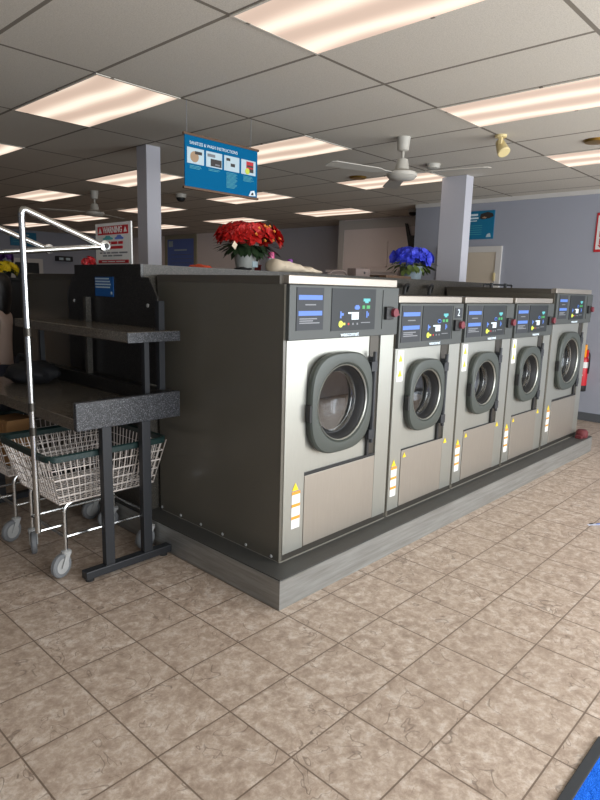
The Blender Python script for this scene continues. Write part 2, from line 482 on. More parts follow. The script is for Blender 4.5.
LARGE = dict(W=.905, D=1.02, z_lid=1.515, z_top=1.558, cp=(.012,.893,1.255,1.515), ls=(.02,.165), rs=(.765,.89), dp=(.165,.68,.58,1.255),
    lowp=(.168,.76,.19,.566), ch=(.68,.765), door=(.418,.92,.25,.262), glass=(.420,.92,.200), plate=(.058,.248,1.302,1.503),
    disp=(.31,.672,1.292,1.503), coin=(.74,.882,1.292,1.500), knob=(.80,1.376), logo=(.463,1.272,.15), lab=(.066,.144), strip_z=(.306,.50), tri=(.102,.525), hz=(.68,1.14), upst=None)
SMALL = dict(W=.772, D=1.0, z_lid=1.430, z_top=1.472, cp=(.004,.736,1.170,1.430), ls=(.006,.12), rs=(.615,.752), dp=(.12,.53,.548,1.17),
    lowp=(.125,.61,.19,.543), ch=(.53,.615), door=(.332,.872,.202,.222), glass=(.330,.872,.158), plate=(.022,.222,1.206,1.416),
    disp=(.242,.586,1.206,1.416), coin=(.60,.725,1.206,1.416), knob=(.655,1.29), logo=(.40,1.188,.13), lab=(.014,.09), strip_z=(.27,.455), tri=(.05,.48), hz=(.66,1.08), upst=(.016,.103,.975,1.158))

def washer(p, label, group, number=None):
    Z = BASE_Z
    t = thing('front_load_washer', label, 'washing machine', group=group)
    W, D = p['W'], p['D']
    z = lambda v: v - Z
    # cabinet: open front box
    bm = NB()
    x0, x1, y0, y1, a, b = 0, W-.004, .012, D, .0, z(p['z_lid'])
    V = [bm.verts.new(q) for q in ((x0,y0,a),(x1,y0,a),(x1,y1,a),(x0,y1,a),(x0,y0,b),(x1,y0,b),(x1,y1,b),(x0,y1,b))]
    for f in ((3,2,1,0),(4,5,6,7),(1,2,6,5),(2,3,7,6),(3,0,4,7)): bm.faces.new([V[i] for i in f])
    box(bm, 0, .02, 0, .014, .0, b); box(bm, W-.018, W-.004, 0, .014, 0, b)
    obj('cabinet', bm, 'washer_side', t)
    B1('lid', 'lid_dark', t, -.002, W-.002, .03, D, z(p['z_lid']), z(p['z_top'])-.004)
    B1('lid_trim', 'steel_warm', t, p['cp'][0]+.012, p['cp'][1]+.004, -.004, .034, z(p['z_lid'])+.002, z(p['z_top']), bev=.003)
    for s in (p['ls'], p['rs']): B1('front_strip', 'steel', t, s[0], s[1], -.004, .012, z(.186), z(p['cp'][2]))
    dp, g = p['dp'], p['glass']
    bm = NB(); holed_panel(bm, dp[0], dp[1], z(dp[2]), z(dp[3]), g[0], z(g[1]), g[2]*1.02, .008); obj('door_panel', bm, 'steel', t)
    # dark slot under the door panel, lower panel
    B1('panel_gap', 'rubber', t, dp[0], p['ch'][1], -.002, .01, z(p['lowp'][3]), z(dp[2]))
    lwp = p['lowp']
    lw = B1('lower_panel', 'steel_warm', t, lwp[0], lwp[1], -.007, .010, z(lwp[2]), z(lwp[3]), bev=.002)
    B1('hinge_channel', 'steel_dark', t, p['ch'][0], p['ch'][1], .004, .012, z(dp[2]), z(p['cp'][2]))
    B1('kick_plate', 'steel_dark', t, .02, W-.012, .0, .014, .003, z(.186))
    # control panel
    c = p['cp']
    cp = B1('control_panel', 'panel', t, c[0], c[1], -.022, .03, z(c[2]), z(c[3]), bev=.004)
    Y = -.0225
    q = p['plate']; B1('instruction_plate', 'panel_dark', cp, q[0], q[1], Y-.003, Y+.002, z(q[2]), z(q[3]))
    w = q[1]-q[0]; hgt = q[3]-q[2]
    for f, word in ((.77,'START'), (.40,'SELECT')):
        B1('label_bar', 'ink_blue', cp, q[0]+w*.06, q[1]-w*.06, Y-.0045, Y-.002, z(q[2])+hgt*(f-.055), z(q[2])+hgt*(f+.055))
    bm = NB()
    for f, l, r in ((.60,.3,.7),(.27,.1,.75),(.22,.1,.6),(.17,.1,.85)): box(bm, q[0]+w*l, q[0]+w*r, Y-.004, Y-.002, z(q[2])+hgt*(f-.014), z(q[2])+hgt*(f+.014))
    obj('instruction_lines', bm, 'ink_grey', cp)
    q = p['disp']; B1('display_screen', 'screen', cp, q[0], q[1], Y-.003, Y+.002, z(q[2]), z(q[3]))
    w = q[1]-q[0]; hgt = q[3]-q[2]
    def D2(u, v): return q[0]+w*u, z(q[2])+hgt*v
    def icon(m, *rects, name='display_icon'):
        bm = NB()
        for (u0,u1,v0,v1) in rects:
            a = D2(u0,v0); b = D2(u1,v1); box(bm, a[0], b[0], Y-.0045, Y-.002, a[1], b[1])
        obj(name, bm, m, cp)
    icon('ink_white', (.44,.60,.26,.44), (.36,.43,.40,.44)); icon('ink_teal', (.70,.86,.70,.77), (.74,.82,.66,.70))
    icon('ink_green', (.68,.74,.52,.60), (.78,.86,.52,.60)); icon('ink_blue', (.50,.62,.52,.58), (.52,.60,.50,.61))
    icon('ink_blue', (.18,.21,.30,.46), (.21,.26,.36,.42), (.78,.81,.30,.46), (.82,.84,.34,.42)); icon('ink_red', (.36,.39,.13,.18))
    icon('ink_grey', (.46,.49,.13,.18), (.56,.59,.13,.18), (.66,.88,.17,.19))
    a = D2(.20,.16); bm = NB(); lathe(bm, [(.017,-.0045),(.017,-.001)], 16, (a[0], Y, a[1]), 'y'); box(bm, a[0]+.014, a[0]+.036, Y-.0045, Y-.001, a[1]-.006, a[1]+.006)
    obj('start_button', bm, 'ink_lime', cp)
    q = p['coin']; B1('payment_plate', 'panel_dark' if False else 'panel', cp, q[0], q[1], Y-.003, Y+.002, z(q[2]), z(q[3]))
    k = p['knob']
    B1('key_lock', 'rubber', cp, k[0]-.045, k[0]+.025, Y-.022, Y, z(k[1])-.034, z(k[1])+.036, bev=.004)
    bm = NB(); lathe(bm, [(.024,-.040),(.024,-.02)], 20, (k[0]+.018, Y, z(k[1])+.004), 'y'); box(bm, k[0]+.014, k[0]+.06, Y-.034, Y-.028, z(k[1])-.012, z(k[1])-.002)
    obj('red_key_knob', bm, 'knob_red', cp, True)
    lettering('wascomat', .030, 'ink_white', cp, (p['logo'][0], Y-.0015, z(p['logo'][1])), width=p['logo'][2], name='nameplate_lettering', bold=.0004)
    if number:
        n0, n1, v0, v1 = .622, .712, 1.338, 1.402
        B1('number_plate', 'panel_dark', cp, n0, n1, Y-.005, Y, z(v0), z(v1))
        lettering(number, .062, 'ink_white', cp, ((n0+n1)/2, Y-.0055, z((v0+v1)/2)), name='number_lettering')
    # door
    cx, cz, hw, hh = p['door']; cz = z(cz); gx, gz, gr = g[0], z(g[1]), g[2]
    bm = NB()
    n = 72
    circ = lambda r, y: [(gx + r*math.cos(2*PI*k/n), y, gz + r*math.sin(2*PI*k/n)) for k in range(n)]
    loops(bm, [sq(cx,cz,hw*.97,hh*.97,.006,3.1), sq(cx,cz,hw,hh,-.012,3.1), sq(cx,cz,hw,hh,-.030,3.1), sq(cx,cz,hw*.975,hh*.975,-.039,3.0),
               [tuple(a*.45+b*.55 for a, b in zip(u, v)) for u, v in zip(sq(cx,cz,hw*.93,hh*.93,-.043,2.9), circ(gr*1.12,-.043))],
               circ(gr*1.06,-.041), circ(gr*1.02,-.033), circ(gr*1.0,-.02), circ(gr*.98,.006)])
    dr = obj('door', bm, 'door_grey', t, 30)
    bm = NB(); loops(bm, [circ(gr*.99,-.022), circ(gr*.93,-.012), circ(gr*.86,.02), circ(gr*.80,.026)]); obj('inner_seal', bm, 'rubber', dr, True)
    bm = NB(); loops(bm, [circ(gr*.815,.018), circ(gr*.80,.013), circ(gr*.785,.02), circ(gr*.79,.03)]); obj('glass_rim', bm, 'chrome', dr, True)
    bm = NB(); R0 = gr*.99
    loops(bm, [circ(R0+.004,-.032), circ(R0+.001,-.037), circ(R0-.004,-.032), circ(R0-.002,-.024)]); obj('chrome_ring', bm, 'steel', dr, True)
    bm = NB(); prof = [(gr*.80,.028),(gr*.72,.05),(gr*.60,.07),(gr*.40,.086),(gr*.2,.092),(gr*.03,.094)]
    lathe(bm, [(r,y) for r, y in prof], 48, (gx,0,gz), 'y'); obj('door_glass', bm, 'glass', dr, 60)
    bm = NB(); loops(bm, [circ(gr*.985,.01), circ(gr*.90,.03), circ(gr*.88,.09), circ(gr*1.1,.10)]); obj('door_gasket', bm, 'rubber', t, True)
    bm = NB(); lathe(bm, [(gr*.89,.085),(gr*.885,.10),(gr*.86,.098)], 48, (gx,0,gz), 'y', False); obj('drum_ring', bm, 'chrome', t, True)
    bm = NB(); lathe(bm, [(gr*1.12,.10),(gr*1.12,.50),(gr*.5,.52),(.02,.52)], 40, (gx,0,gz), 'y', False)
    for k in range(3):
        a = k*2*PI/3+.5; c0, s0 = math.cos(a), math.sin(a); rr = gr*1.1
        tube(bm, [(gx+c0*rr,.12,gz+s0*rr),(gx+c0*rr,.48,gz+s0*rr)], .03, 6)
    obj('drum', bm, 'drum', t, True)
    # handle slot on the left edge of the door
    B1('door_handle', 'rubber', dr, cx-hw-.012, cx-hw+.004, -.040, -.012, cz-.075, cz+.015, bev=.004)
    # hinge
    h0, h1 = z(p['hz'][0]), z(p['hz'][1]); hx = cx+hw
    bm = NB(); box(bm, hx+.004, hx+.030, -.030, .004, h0, h1, bev=.003)
    tube(bm, [(hx+.017,-.030,h0-.02),(hx+.017,-.030,h1+.03)], .011, 10)
    for zz in (h0+.03, h1-.05): box(bm, hx-.02, hx+.034, -.040, -.012, zz-.028, zz+.028, bev=.003)
    obj('door_hinge', bm, 'black', t)
    B1('cable_guide', 'rubber', t, p['ch'][0]+.0, p['ch'][0]+.016, -.008, .006, z(dp[2]), h0)
    # stickers on the left strip
    def triangle(x, zz, s, y=-.0055):
        bm = NB(); prism(bm, [(x-s/2,zz-s*.43),(x+s/2,zz-s*.43),(x,zz+s*.43)], 'y', y-.001, y+.001); obj('warning_triangle', bm, 'ink_yellow', t)
    l0, l1 = p['lab']; s0, s1 = z(p['strip_z'][0]), z(p['strip_z'][1]); hs = (s1-s0)/3
    triangle(p['tri'][0], z(p['tri'][1]), .045)
    lab = B1('warning_label', 'white', t, l0+.012, l1-.006, -.0062, -.003, s0, s1)
    for k in range(3): B1('label_stripe', 'ink_orange', lab, l0+.012, l1-.006, -.0068, -.005, s0+hs*(k+1)-.016, s0+hs*(k+1))
    if p['upst']:
        u = p['upst']; up = B1('upper_label', 'white', t, u[0]+.012, u[1]-.012, -.0062, -.003, z(u[2]), z(u[3]))
        for k in (.27, .75):
            zz = z(u[2])+(u[3]-u[2])*k; bm = NB(); prism(bm, [((u[0]+u[1])/2-.022,zz-.02),((u[0]+u[1])/2+.022,zz-.02),((u[0]+u[1])/2,zz+.024)], 'y', -.0072, -.005); obj('label_triangle', bm, 'ink_yellow', up)
        triangle(p['lowp'][0]+.03, z(p['lowp'][3])-.03, .034, -.009); triangle(p['rs'][0]+.03, z(p['lowp'][3])-.02, .04)
    # fixing screws along the foot of the side
    B1('sealant', 'sealant', t, -.0012, W-.014, -.0075, D-.02, 0, .0035)
    for k in range(6 if number is None and W > .8 else 0):
        bm = NB(); lathe(bm, [(.009,-.003),(.007,-.006)], 10, (0, .05+k*.19, .02), 'x'); obj('screw', bm, 'wheel', t)
    return t

G = 'row of front load washers'
W1 = washer(LARGE, 'large stainless washer at the near left end of the row, nearest the camera', G); W1.location = (.13, .14, BASE_Z)
for k, (lab, num) in enumerate([('smaller stainless washer with a 2 plate, right beside the nearest large washer', '2'),
        ('smaller stainless washer in the middle of the row of five', None),
        ('smaller stainless washer directly before the tall one at the far right end', None)]):
    w = washer(SMALL, lab, G, num); w.location = (1.041+k*.774, .14, BASE_Z)
w = washer(LARGE, 'large stainless washer at the far right end, beside the fire extinguisher', G); w.location = (3.366, .14, BASE_Z)
wb = copy_tree(W1); wb.location = (.13+.905, 3.03, BASE_Z); wb.rotation_euler = (0,0,PI)
wb['label'] = 'washer on the far side of the island, its olive grey side behind the granite shelf'; wb['group'] = 'washers on the far side'

# hoses on top behind the small washers, and the little rail on the far washer
for k, x in enumerate((1.35, 1.75, 2.15, 2.55, 2.95)):
    bm = NB(); tube(bm, bend([(x,1.10,1.475),(x+.01,1.10,1.54),(x+.12,1.14,1.56),(x+.14,1.17,1.50)], .05), .016, 8)
    tag(obj('supply_hose', bm, 'rubber', None, True), 'black supply hose looping in the dark gap behind the smaller washers', 'hose', 'hoses behind the washers')
bm = NB(); tube(bm, bend([(3.50,.85,1.557),(3.50,.85,1.585),(3.98,.80,1.585),(3.98,.80,1.557)], .03), .009)
tube(bm, [(3.62,.838,1.557),(3.62,.838,1.60)], .016); tube(bm, [(3.86,.812,1.557),(3.86,.812,1.60)], .016)
tag(obj('pipe_rail', bm, 'black', None, True), 'thin black pipe with two stubs on top of the far right washer', 'pipe')

# ------------------------------------------------------------------ granite folding table against the island
ft = thing('folding_table', 'black speckled granite folding table on black steel legs, at left', 'table', (0,0,0))
TY0, TY1 = .86, 2.45
B1('tabletop', 'granite_top_sheen', ft, -.535, .045, TY0+.03, TY1, .79, .848, bev=.004)
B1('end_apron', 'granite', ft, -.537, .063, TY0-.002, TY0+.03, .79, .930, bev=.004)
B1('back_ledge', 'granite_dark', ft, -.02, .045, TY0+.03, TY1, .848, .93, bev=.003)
us = B1('upper_shelf', 'granite_top_sheen', ft, -.25, .058, TY0+.004, 2.23, 1.205, 1.257, bev=.004)
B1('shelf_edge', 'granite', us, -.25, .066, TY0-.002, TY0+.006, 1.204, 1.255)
for y in (.965, 1.76):
    B1('upright', 'bulkhead' if y > 1.5 else 'black', ft, -.005, .03, y-.016, y+.016, .93, 1.41)
for x, y in ((-.105,.93), (-.105,2.17)): B1('shelf_post', 'black', ft, x-.014, x+.014, y-.014, y+.014, .848, 1.205)
for y in (.885, 2.30):
    for x in (-.375, -.148):
        B1('leg', 'black', ft, x-.026, x+.026, y-.02, y+.02, .055, .79, bev=.003)
    f = B1('foot', 'black', ft, -.515, .0-.004, y-.026, y+.026, .016, .058, bev=.004)
    for x in (-.485, -.04):
        bm = NB(); lathe(bm, [(.022,0),(.022,.017)], 14, (x, y, 0)); obj('glide', bm, 'rubber', f)
# chamfered back panel bolted to the bulkhead end
bp = thing('back_panel', 'dark granite panel with clipped corners on the end of the island', 'panel', (.05,1.56,1.0))
bm = NB(); prism(bm, [(-.52,-.06),(.52,-.06),(.52,.43),(.44,.535),(-.44,.535),(-.52,.43)], 'x', -.005, .0055); obj('panel_board', bm, 'granite_dark', bp)
bm = NB(); prism(bm, [(-.375,.535),(.40,.535),(.40,.608),(-.375,.608)], 'x', -.012, .006); obj('top_cap', bm, 'granite_dark', bp)
for y in (-.43, .43):
    bm = NB(); lathe(bm, [(.010,-.010),(.012,-.004)], 12, (0,y,.38), 'x'); obj('bolt', bm, 'wheel', bp)
# blue notice on it
nt = thing('blue_notice', 'small blue notice with white lines on the dark granite panel', 'notice', (.043,1.595,1.418))
B1('notice_board', 'notice_blue', nt, -.004, .0, -.107, .107, 0, .118)
for k, (a, b) in enumerate(((-.10,.06),(-.098,.07),(-.10,.08),(-.098,.07))):
    B1('text_line', 'ink_pale', nt, -.0055, -.0035, -b, -a, .102-k*.017, .110-k*.017)
B1('small_mark', 'ink_pale', nt, -.0055, -.0035, -.095, -.08, .014, .030)

# warning sign standing on the bulkhead end
ws = thing('warning_sign', 'white and red WARNING sign standing on the dark end of the island', 'sign', (.10,1.575,1.608))
B1('board', 'white', ws, -.004, .004, -.205, .205, 0, .248)
def sx(name, m, y0, y1, z0, z1): return B1(name, m, ws, -.0055, -.0035, y0, y1, z0, z1)
RX = (PI/2, 0, -PI/2)
sx('red_banner', 'ink_red', -.175, .175, .180, .230)
lettering('WARNING', .052, 'white', ws, (-.0062, 0, .205), RX, width=.22, bold=.0008)
for y in (-.145, .145):
    bm = NB(); prism(bm, [(y-.018,.190),(y+.018,.190),(y,.222)], 'x', -.0066, -.005); obj('warning_triangle', bm, 'white', ws)
sx('red_footer', 'ink_red', -.175, .175, .010, .030)
def car(m, y, s):
    bm = NB(); prism(bm, [(y+.045*s,.150),(y-.045*s,.150),(y-.05*s,.160),(y-.03*s,.164),(y-.018*s,.174),(y+.018*s,.174),(y+.03*s,.163),(y+.05*s,.159)], 'x', -.0062, -.0045); obj('picture', bm, m, ws)
car('ink_teal', .055, 1.2); car('poster_blue', -.075, 1.0)
def words(name, m, parent, y, zc, h, lens, start):
    bm = NB(); x = start
    for L in lens:
        box(bm, -.0058, -.0042, x-L, x, zc-h/2, zc+h/2); x -= L+.012
    obj(name, bm, m, parent)
words('red_text_line', 'ink_red', ws, 0, .130, .016, (.095,.07,.05), .125)
words('red_text_line', 'ink_red', ws, 0, .103, .016, (.055,.15), .105)
words('grey_text_line', 'ink_grey', ws, 0, .072, .009, (.03,.03,.04,.08,.09), .155)
words('grey_text_line', 'ink_grey', ws, 0, .055, .009, (.05,.05,.1), .12)
words('footer_line', 'white', ws, 0, .020, .006, (.06,.08,.10), .13)

# ------------------------------------------------------------------ laundry carts
def cart(label, group):
    t = thing('laundry_cart', label, 'cart', group=group)
    # rim corners (local frame = world for the first cart); top and bottom of the basket
    X0, X1, Y0, Y1, ZT = -.645, .02, .932, 1.525, .650
    x0, x1, y0, y1, ZB = -.572, -.022, 1.005, 1.455, .395
    bm = NB(); wr = .0028
    def lerp(a, b, k): return a+(b-a)*k
    def ring(k):
        return (lerp(x0,X0,k), lerp(x1,X1,k), lerp(y0,Y0,k), lerp(y1,Y1,k), lerp(ZB,ZT,k))
    for k in (0, .16, .34, .54, .76):
        a, b, c, d, zz = ring(k); rr = .0042 if k in (0,.54) else wr
        tube(bm, [(a,c,zz),(b,c,zz),(b,d,zz),(a,d,zz),(a,c,zz)], rr, 5, False)
    n = 19
    for i in range(n+1):
        f = i/n
        for yb, yt in ((y0,Y0),(y1,Y1)): tube(bm, [(lerp(x0,x1,f),yb,ZB),(lerp(X0,X1,f),yt,ZT)], wr, 5, False)
        tube(bm, [(lerp(x0,x1,f),y0,ZB),(lerp(x0,x1,f),y1,ZB)], wr, 5, False)
    n = 16
    for i in range(n+1):
        f = i/n
        for xb, xt in ((x0,X0),(x1,X1)): tube(bm, [(xb,lerp(y0,y1,f),ZB),(xt,lerp(Y0,Y1,f),ZT)], wr, 5, False)
        tube(bm, [(x0,lerp(y0,y1,f),ZB),(x1,lerp(y0,y1,f),ZB)], wr, 5, False)
    obj('basket', bm, 'wire', t)
    # rim: flat band around the top
    bm = NB(); q = .05
    def rr(x0,x1,y0,y1,z,o):
        pts = []
        for (cx,cy,a0) in ((x1-q,y1-q,0),(x0+q,y1-q,90),(x0+q,y0+q,180),(x1-q,y0+q,270)):
            for k in range(6):
                a = math.radians(a0+k*18); pts.append((cx+(q+o)*math.cos(a), cy+(q+o)*math.sin(a), z))
        return pts
    loops(bm, [rr(X0,X1,Y0,Y1,ZT-.016,.004), rr(X0,X1,Y0,Y1,ZT-.012,.012), rr(X0,X1,Y0,Y1,ZT+.014,.012), rr(X0,X1,Y0,Y1,ZT+.020,.002), rr(X0,X1,Y0,Y1,ZT+.014,-.010), rr(X0,X1,Y0,Y1,ZT-.012,-.008), rr(X0,X1,Y0,Y1,ZT-.016,.004)])
    obj('rim', bm, 'green_rim', t, 30)
    # frame
    bm = NB(); FR = .0105
    cx0, cx1, cy0, cy1 = -.535, -.030, 1.030, 1.430
    for y in (cy0, cy1):
        tube(bm, bend([(cx0,y,.135),(cx0,y,.385),(cx1,y,.385),(cx1,y,.135)], .05), FR)
        tube(bm, [(cx0,y,.205),(cx1,y,.205)], FR*.85)
    for x in (cx0, cx1): tube(bm, [(x,cy0,.205),(x,cy1,.205)], FR*.85); 
    for x in (cx0+.03, cx1-.03): tube(bm, [(x,cy0,.386),(x,cy1,.386)], FR*.8)
    obj('frame', bm, 'chrome', t, True)
    # hanging pole with its triangular arm
    bm = NB(); px, py = -.664, 1.05
    tube(bm, [(px,py,.26),(px,py,1.80)], .0145, 10)
    tube(bm, [(cx0,py,.265),(px,py,.265)], .008)
    po = obj('hanging_pole', bm, 'chrome', t, True)
    bm = NB()
    tube(bm, bend([(px,py,1.78),(px+.004,py,1.822),(-.272,py,1.684)], .03), .0150, 10)
    tube(bm, [(px,py,1.632),(-.265,py,1.678)], .0140, 10); obj('hanging_arm', bm, 'chrome', po, True)
    bm = NB(); lathe(bm, [(.012,-.016),(.027,-.012),(.027,.012),(.012,.016)], 20, (-.256,py,1.682), 'y'); obj('end_eye', bm, 'chrome', po, True)
    bm = NB(); lathe(bm, [(.013,-.02),(.013,.02)], 14, (-.252,py,1.682), 'y'); obj('eye_plug', bm, 'rubber', po, True)
    for z in (.78, .9, 1.26):
        bm = NB(); lathe(bm, [(.0165,z-.02),(.0165,z+.02)], 12, (px,py,0)); obj('collar', bm, 'steel_dark', po, True)
    # casters
    for (lx, ly, ang) in ((cx0,cy0,200),(cx0,cy1,250),(cx1,cy0,185),(cx1,cy1,160)):
        c = thing('caster', '', 'x'); del c['label']; del c['category']
        c.parent = t; c.location = (lx, ly, 0); c.rotation_euler = (0,0,math.radians(ang))
        bm = NB(); ox = .038
        lathe(bm, [(.012,.135),(.026,.130),(.026,.116),(.014,.112)], 16)
        for s in (-1,1): prism(bm, [(-.012,.118),(.022,.118),(ox+.014,.055),(ox-.012,.045)], 'y', s*.020-.002, s*.020+.002)
        box(bm, -.014, .026, -.021, .021, .112, .119)
        obj('fork', bm, 'wheel', c)
        bm = NB(); R = .062
        lathe(bm, [(.024,-.012),(.040,-.015),(.0405,-.013),(.0405,.013),(.040,.015),(.024,.012)], 28, (ox,0,R), 'y'); obj('wheel', bm, 'wheel', c, True)
        bm = NB(); lathe(bm, [(.040,-.0145),(.056,-.015),(R,-.009),(R,.009),(.056,.015),(.040,.0145)], 28, (ox,0,R), 'y', False); obj('tyre', bm, 'tyre', c, True)
    return t
c1 = cart('nearest wire laundry cart with green rim, standing under the granite table end', 'laundry carts')
c2 = copy_tree(c1); c2.location = (0, .625, 0)
c2['label'] = 'second wire laundry cart behind the nearest one, cut by the left edge'
# ribbed cardboard box in the second cart
cbx = thing('cardboard_box', 'brown cardboard box inside the second wire cart', 'box', (-.42,1.93,.40), .12)
bm = NB(); box(bm, -.09, .09, -.11, .11, 0, .27, bev=.004)
for k in range(6): box(bm, -.094, .094, -.105+k*.04, -.095+k*.04, .02, .25)
obj('carton', bm, 'card', cbx); B1('flap', 'card', cbx, -.088, .088, -.11, -.0, .268, .274)

# black bag lying on the table far end
bm = NB(); bmesh.ops.create_uvsphere(bm, u_segments=28, v_segments=16, radius=1)
for v in bm.verts:
    n_ = noise.noise(v.co*2.1)*.22+1
    v.co = Vector((v.co.x*.16*n_, v.co.y*.20*n_, (max(v.co.z,-.72)*.075*n_)))
zmin = min(v.co.z for v in bm.verts)
for v in bm.verts: v.co.z -= zmin
bgm = thing('cloth_bag', 'slumped black bag lying on the far end of the granite table', 'bag', (-.19,2.12,.849))
obj('bag_body', bm, 'bag_black', bgm, 60)
bm = NB(); tube(bm, bend([(-.06,-.08,.12),(-.07,-.05,.18),(-.07,.06,.18),(-.06,.1,.11)], .05), .009); obj('strap', bm, 'bag_black', bgm, True)

# ------------------------------------------------------------------ hanging blue sign
hs = thing('hanging_sign', 'blue hanging instruction sign with four small pictures below the ceiling', 'sign', (.742,1.73,2.156))
SW, SH = .67, .362
B1('sign_board', 'sign_blue', hs, 0, SW, -.004, .004, .01, SH-.01)
for z0 in (-.002, SH-.014): B1('rail', 'wood', hs, -.012, SW+.012, -.011, .011, z0, z0+.016, bev=.003)
for x in (.02, .605):
    bm = NB(); tube(bm, [(x,0,SH),(x,0,H-2.156)], .0022, 6); obj('hanging_wire', bm, 'ink_grey', hs)
lettering('SANITIZE & WASH INSTRUCTIONS', .030, 'ink_white', hs, (.255,-.0055,.302), width=.43)
PW = .140
for k in range(4):
    a = .018+k*.163
    pic = B1('picture', 'ink_pale', hs, a, a+PW+.005, -.0062, -.0035, .168, .272, bev=.002)
    bm = NB()
    if k == 0: lathe(bm, [(.036,-.0078),(.036,-.005)], 20, (a+.062,0,.214), 'y')
    elif k == 1: box(bm, a+.04, a+.138, -.0078, -.005, .176, .225)
    elif k == 2: box(bm, a+.02, a+.125, -.0078, -.005, .185, .25)
    else: box(bm, a+.05, a+.12, -.0078, -.005, .19, .262)
    obj('picture_detail', bm, ('ink_tan','ink_dark','ink_pale','ink_red')[k], pic)
    bm = NB()
    if k == 0: box(bm, a+.065, a+.125, -.0088, -.007, .232, .252)
    elif k == 1: box(bm, a+.012, a+.08, -.0078, -.005, .236, .256); box(bm, a+.08, a+.12, -.0088, -.007, .185, .195)
    elif k == 2: box(bm, a+.02, a+.055, -.0088, -.007, .236, .255); box(bm, a+.06, a+.10, -.0088, -.007, .200, .222)
    else: box(bm, a+.055, a+.118, -.0088, -.007, .222, .236); box(bm, a+.08, a+.12, -.0088, -.007, .186, .212)
    obj('picture_detail', bm, ('ink_dark','ink_grey','ink_dark','ink_dark')[k], pic)
    if k == 3:
        bm = NB(); lathe(bm, [(.022,-.0088),(.022,-.006)], 16, (a+.06,0,.192), 'y'); obj('picture_detail', bm, 'ink_lime', pic)
def textlines(parent, x0, x1, ztop, rows, dz, m, y=-.0055, th=.0028, rnd=.15):
    bm = NB()
    for r in range(rows): box(bm, x0, x1-(x1-x0)*random.random()*rnd*2, y-.0006, y+.001, ztop-r*dz-th, ztop-r*dz)
    obj('text_lines', bm, m, parent)
for k, rows in enumerate((3, 2, 13, 5)): textlines(hs, .04+k*.163, .145+k*.163, .156, rows, .0085, 'ink_teal')
bm = NB(); prism(bm, [(.585,.018),(.655,.024),(.640,.062),(.605,.055)], 'y', -.0068, -.0045); obj('corner_emblem', bm, 'ink_white', hs)
bm = NB(); prism(bm, [(.605,.026),(.632,.028),(.628,.046),(.615,.046)], 'y', -.0078, -.006); obj('corner_emblem', bm, 'ink_dark', hs)

# ------------------------------------------------------------------ signs on the walls
ps = thing('wall_poster', 'teal blue poster with a dark photo, above the cream door on the right wall', 'poster', (XR,0,0))
bm = NB(); box(bm, -.012, -.001, 1.955, 2.50, 2.212, 2.576); obj('poster_board', bm, 'poster_teal', ps)
bm = NB(); prism(bm, [(1.965,2.50),(1.98,2.535),(2.05,2.56),(2.15,2.535),(2.16,2.48),(2.12,2.465),(2.02,2.475)], 'x', -.0145, -.011); obj('photo_patch', bm, 'ink_dark', ps)
bm = NB(); prism(bm, [(2.06,2.49),(2.10,2.50),(2.13,2.485),(2.08,2.475)], 'x', -.0158, -.013); obj('photo_detail', bm, 'ink_tan', ps)
for (a,b,c,d) in ((2.19,2.46,2.515,2.54),(2.18,2.47,2.475,2.495),(2.20,2.45,2.445,2.455)):
    B1('heading_line', 'ink_white', ps, -.0140, -.011, a, b, c, d)
for k in range(5): B1('text_line', 'ink_teal', ps, -.0135, -.011, 2.12, 2.46-.02*k, 2.385-k*.028, 2.390-k*.028)
bm = NB(); prism(bm, [(1.985,2.235),(2.055,2.235),(2.04,2.275),(2.0,2.285)], 'x', -.0140, -.011); obj('corner_emblem', bm, 'ink_pale', ps)

rs = thing('red_wall_sign', 'tall narrow red sign with white lettering, at the right edge above the extinguisher', 'sign', (XR,.615,2.015))
B1('sign_board', 'ink_red', rs, -.010, -.001, -.075, .062, 0, .445)
B1('white_field', 'white', rs, -.0115, -.009, -.062, .046, .03, .415)
for k, ch in enumerate('FIRE'): lettering(ch, .095, 'ink_red', rs, (-.0122,-.008,.37-k*.085), RX, bold=.002)
bm = NB(); prism(bm, [(-.008,.045),(-.04,.08),(.024,.08)], 'x', -.0125, -.011); obj('arrow', bm, 'ink_red', rs)

fe = thing('fire_extinguisher', 'red fire extinguisher with white label and amber tag on the right wall', 'fire extinguisher', (5.765,.625,.37))
bm = NB(); lathe(bm, [(.058,.07),(.060,.08),(.060,.36),(.052,.40),(.030,.43),(.024,.45)], 28); obj('cylinder', bm, 'red_body', fe, True)
bm = NB(); lathe(bm, [(.054,0),(.058,.005),(.059,.072),(.05,.074)], 28); obj('base_band', bm, 'rubber', fe, True)
bm = NB(); lathe(bm, [(.0612,.285),(.0612,.355)], 28, caps=False); obj('white_label', bm, 'white', fe, True)
bm = NB(); box(bm, -.064, -.058, -.025, .02, .19, .205); obj('white_mark', bm, 'white', fe)
bm = NB(); lathe(bm, [(.024,.445),(.026,.50),(.016,.51)], 16); box(bm, -.09, .03, -.014, .014, .515, .535); box(bm, -.10, .02, -.012, .012, .55, .565); obj('valve_handle', bm, 'black', fe)
B1('amber_tag', 'amber', fe, -.088, -.030, -.040, .056, .415, .565, bev=.006)
B1('red_tag', 'red_body', fe, -.05, -.02, -.062, -.036, .42, .50, bev=.004)
B1('wall_bracket', 'black', fe, .055, .084, -.02, .02, .2, .5)
bm = NB(); tube(bm, bend([(-.02,-.02,.50),(-.03,-.075,.46),(-.02,-.075,.30),(-.01,-.068,.22)], .03), .009); obj('hose', bm, 'rubber', fe, True)

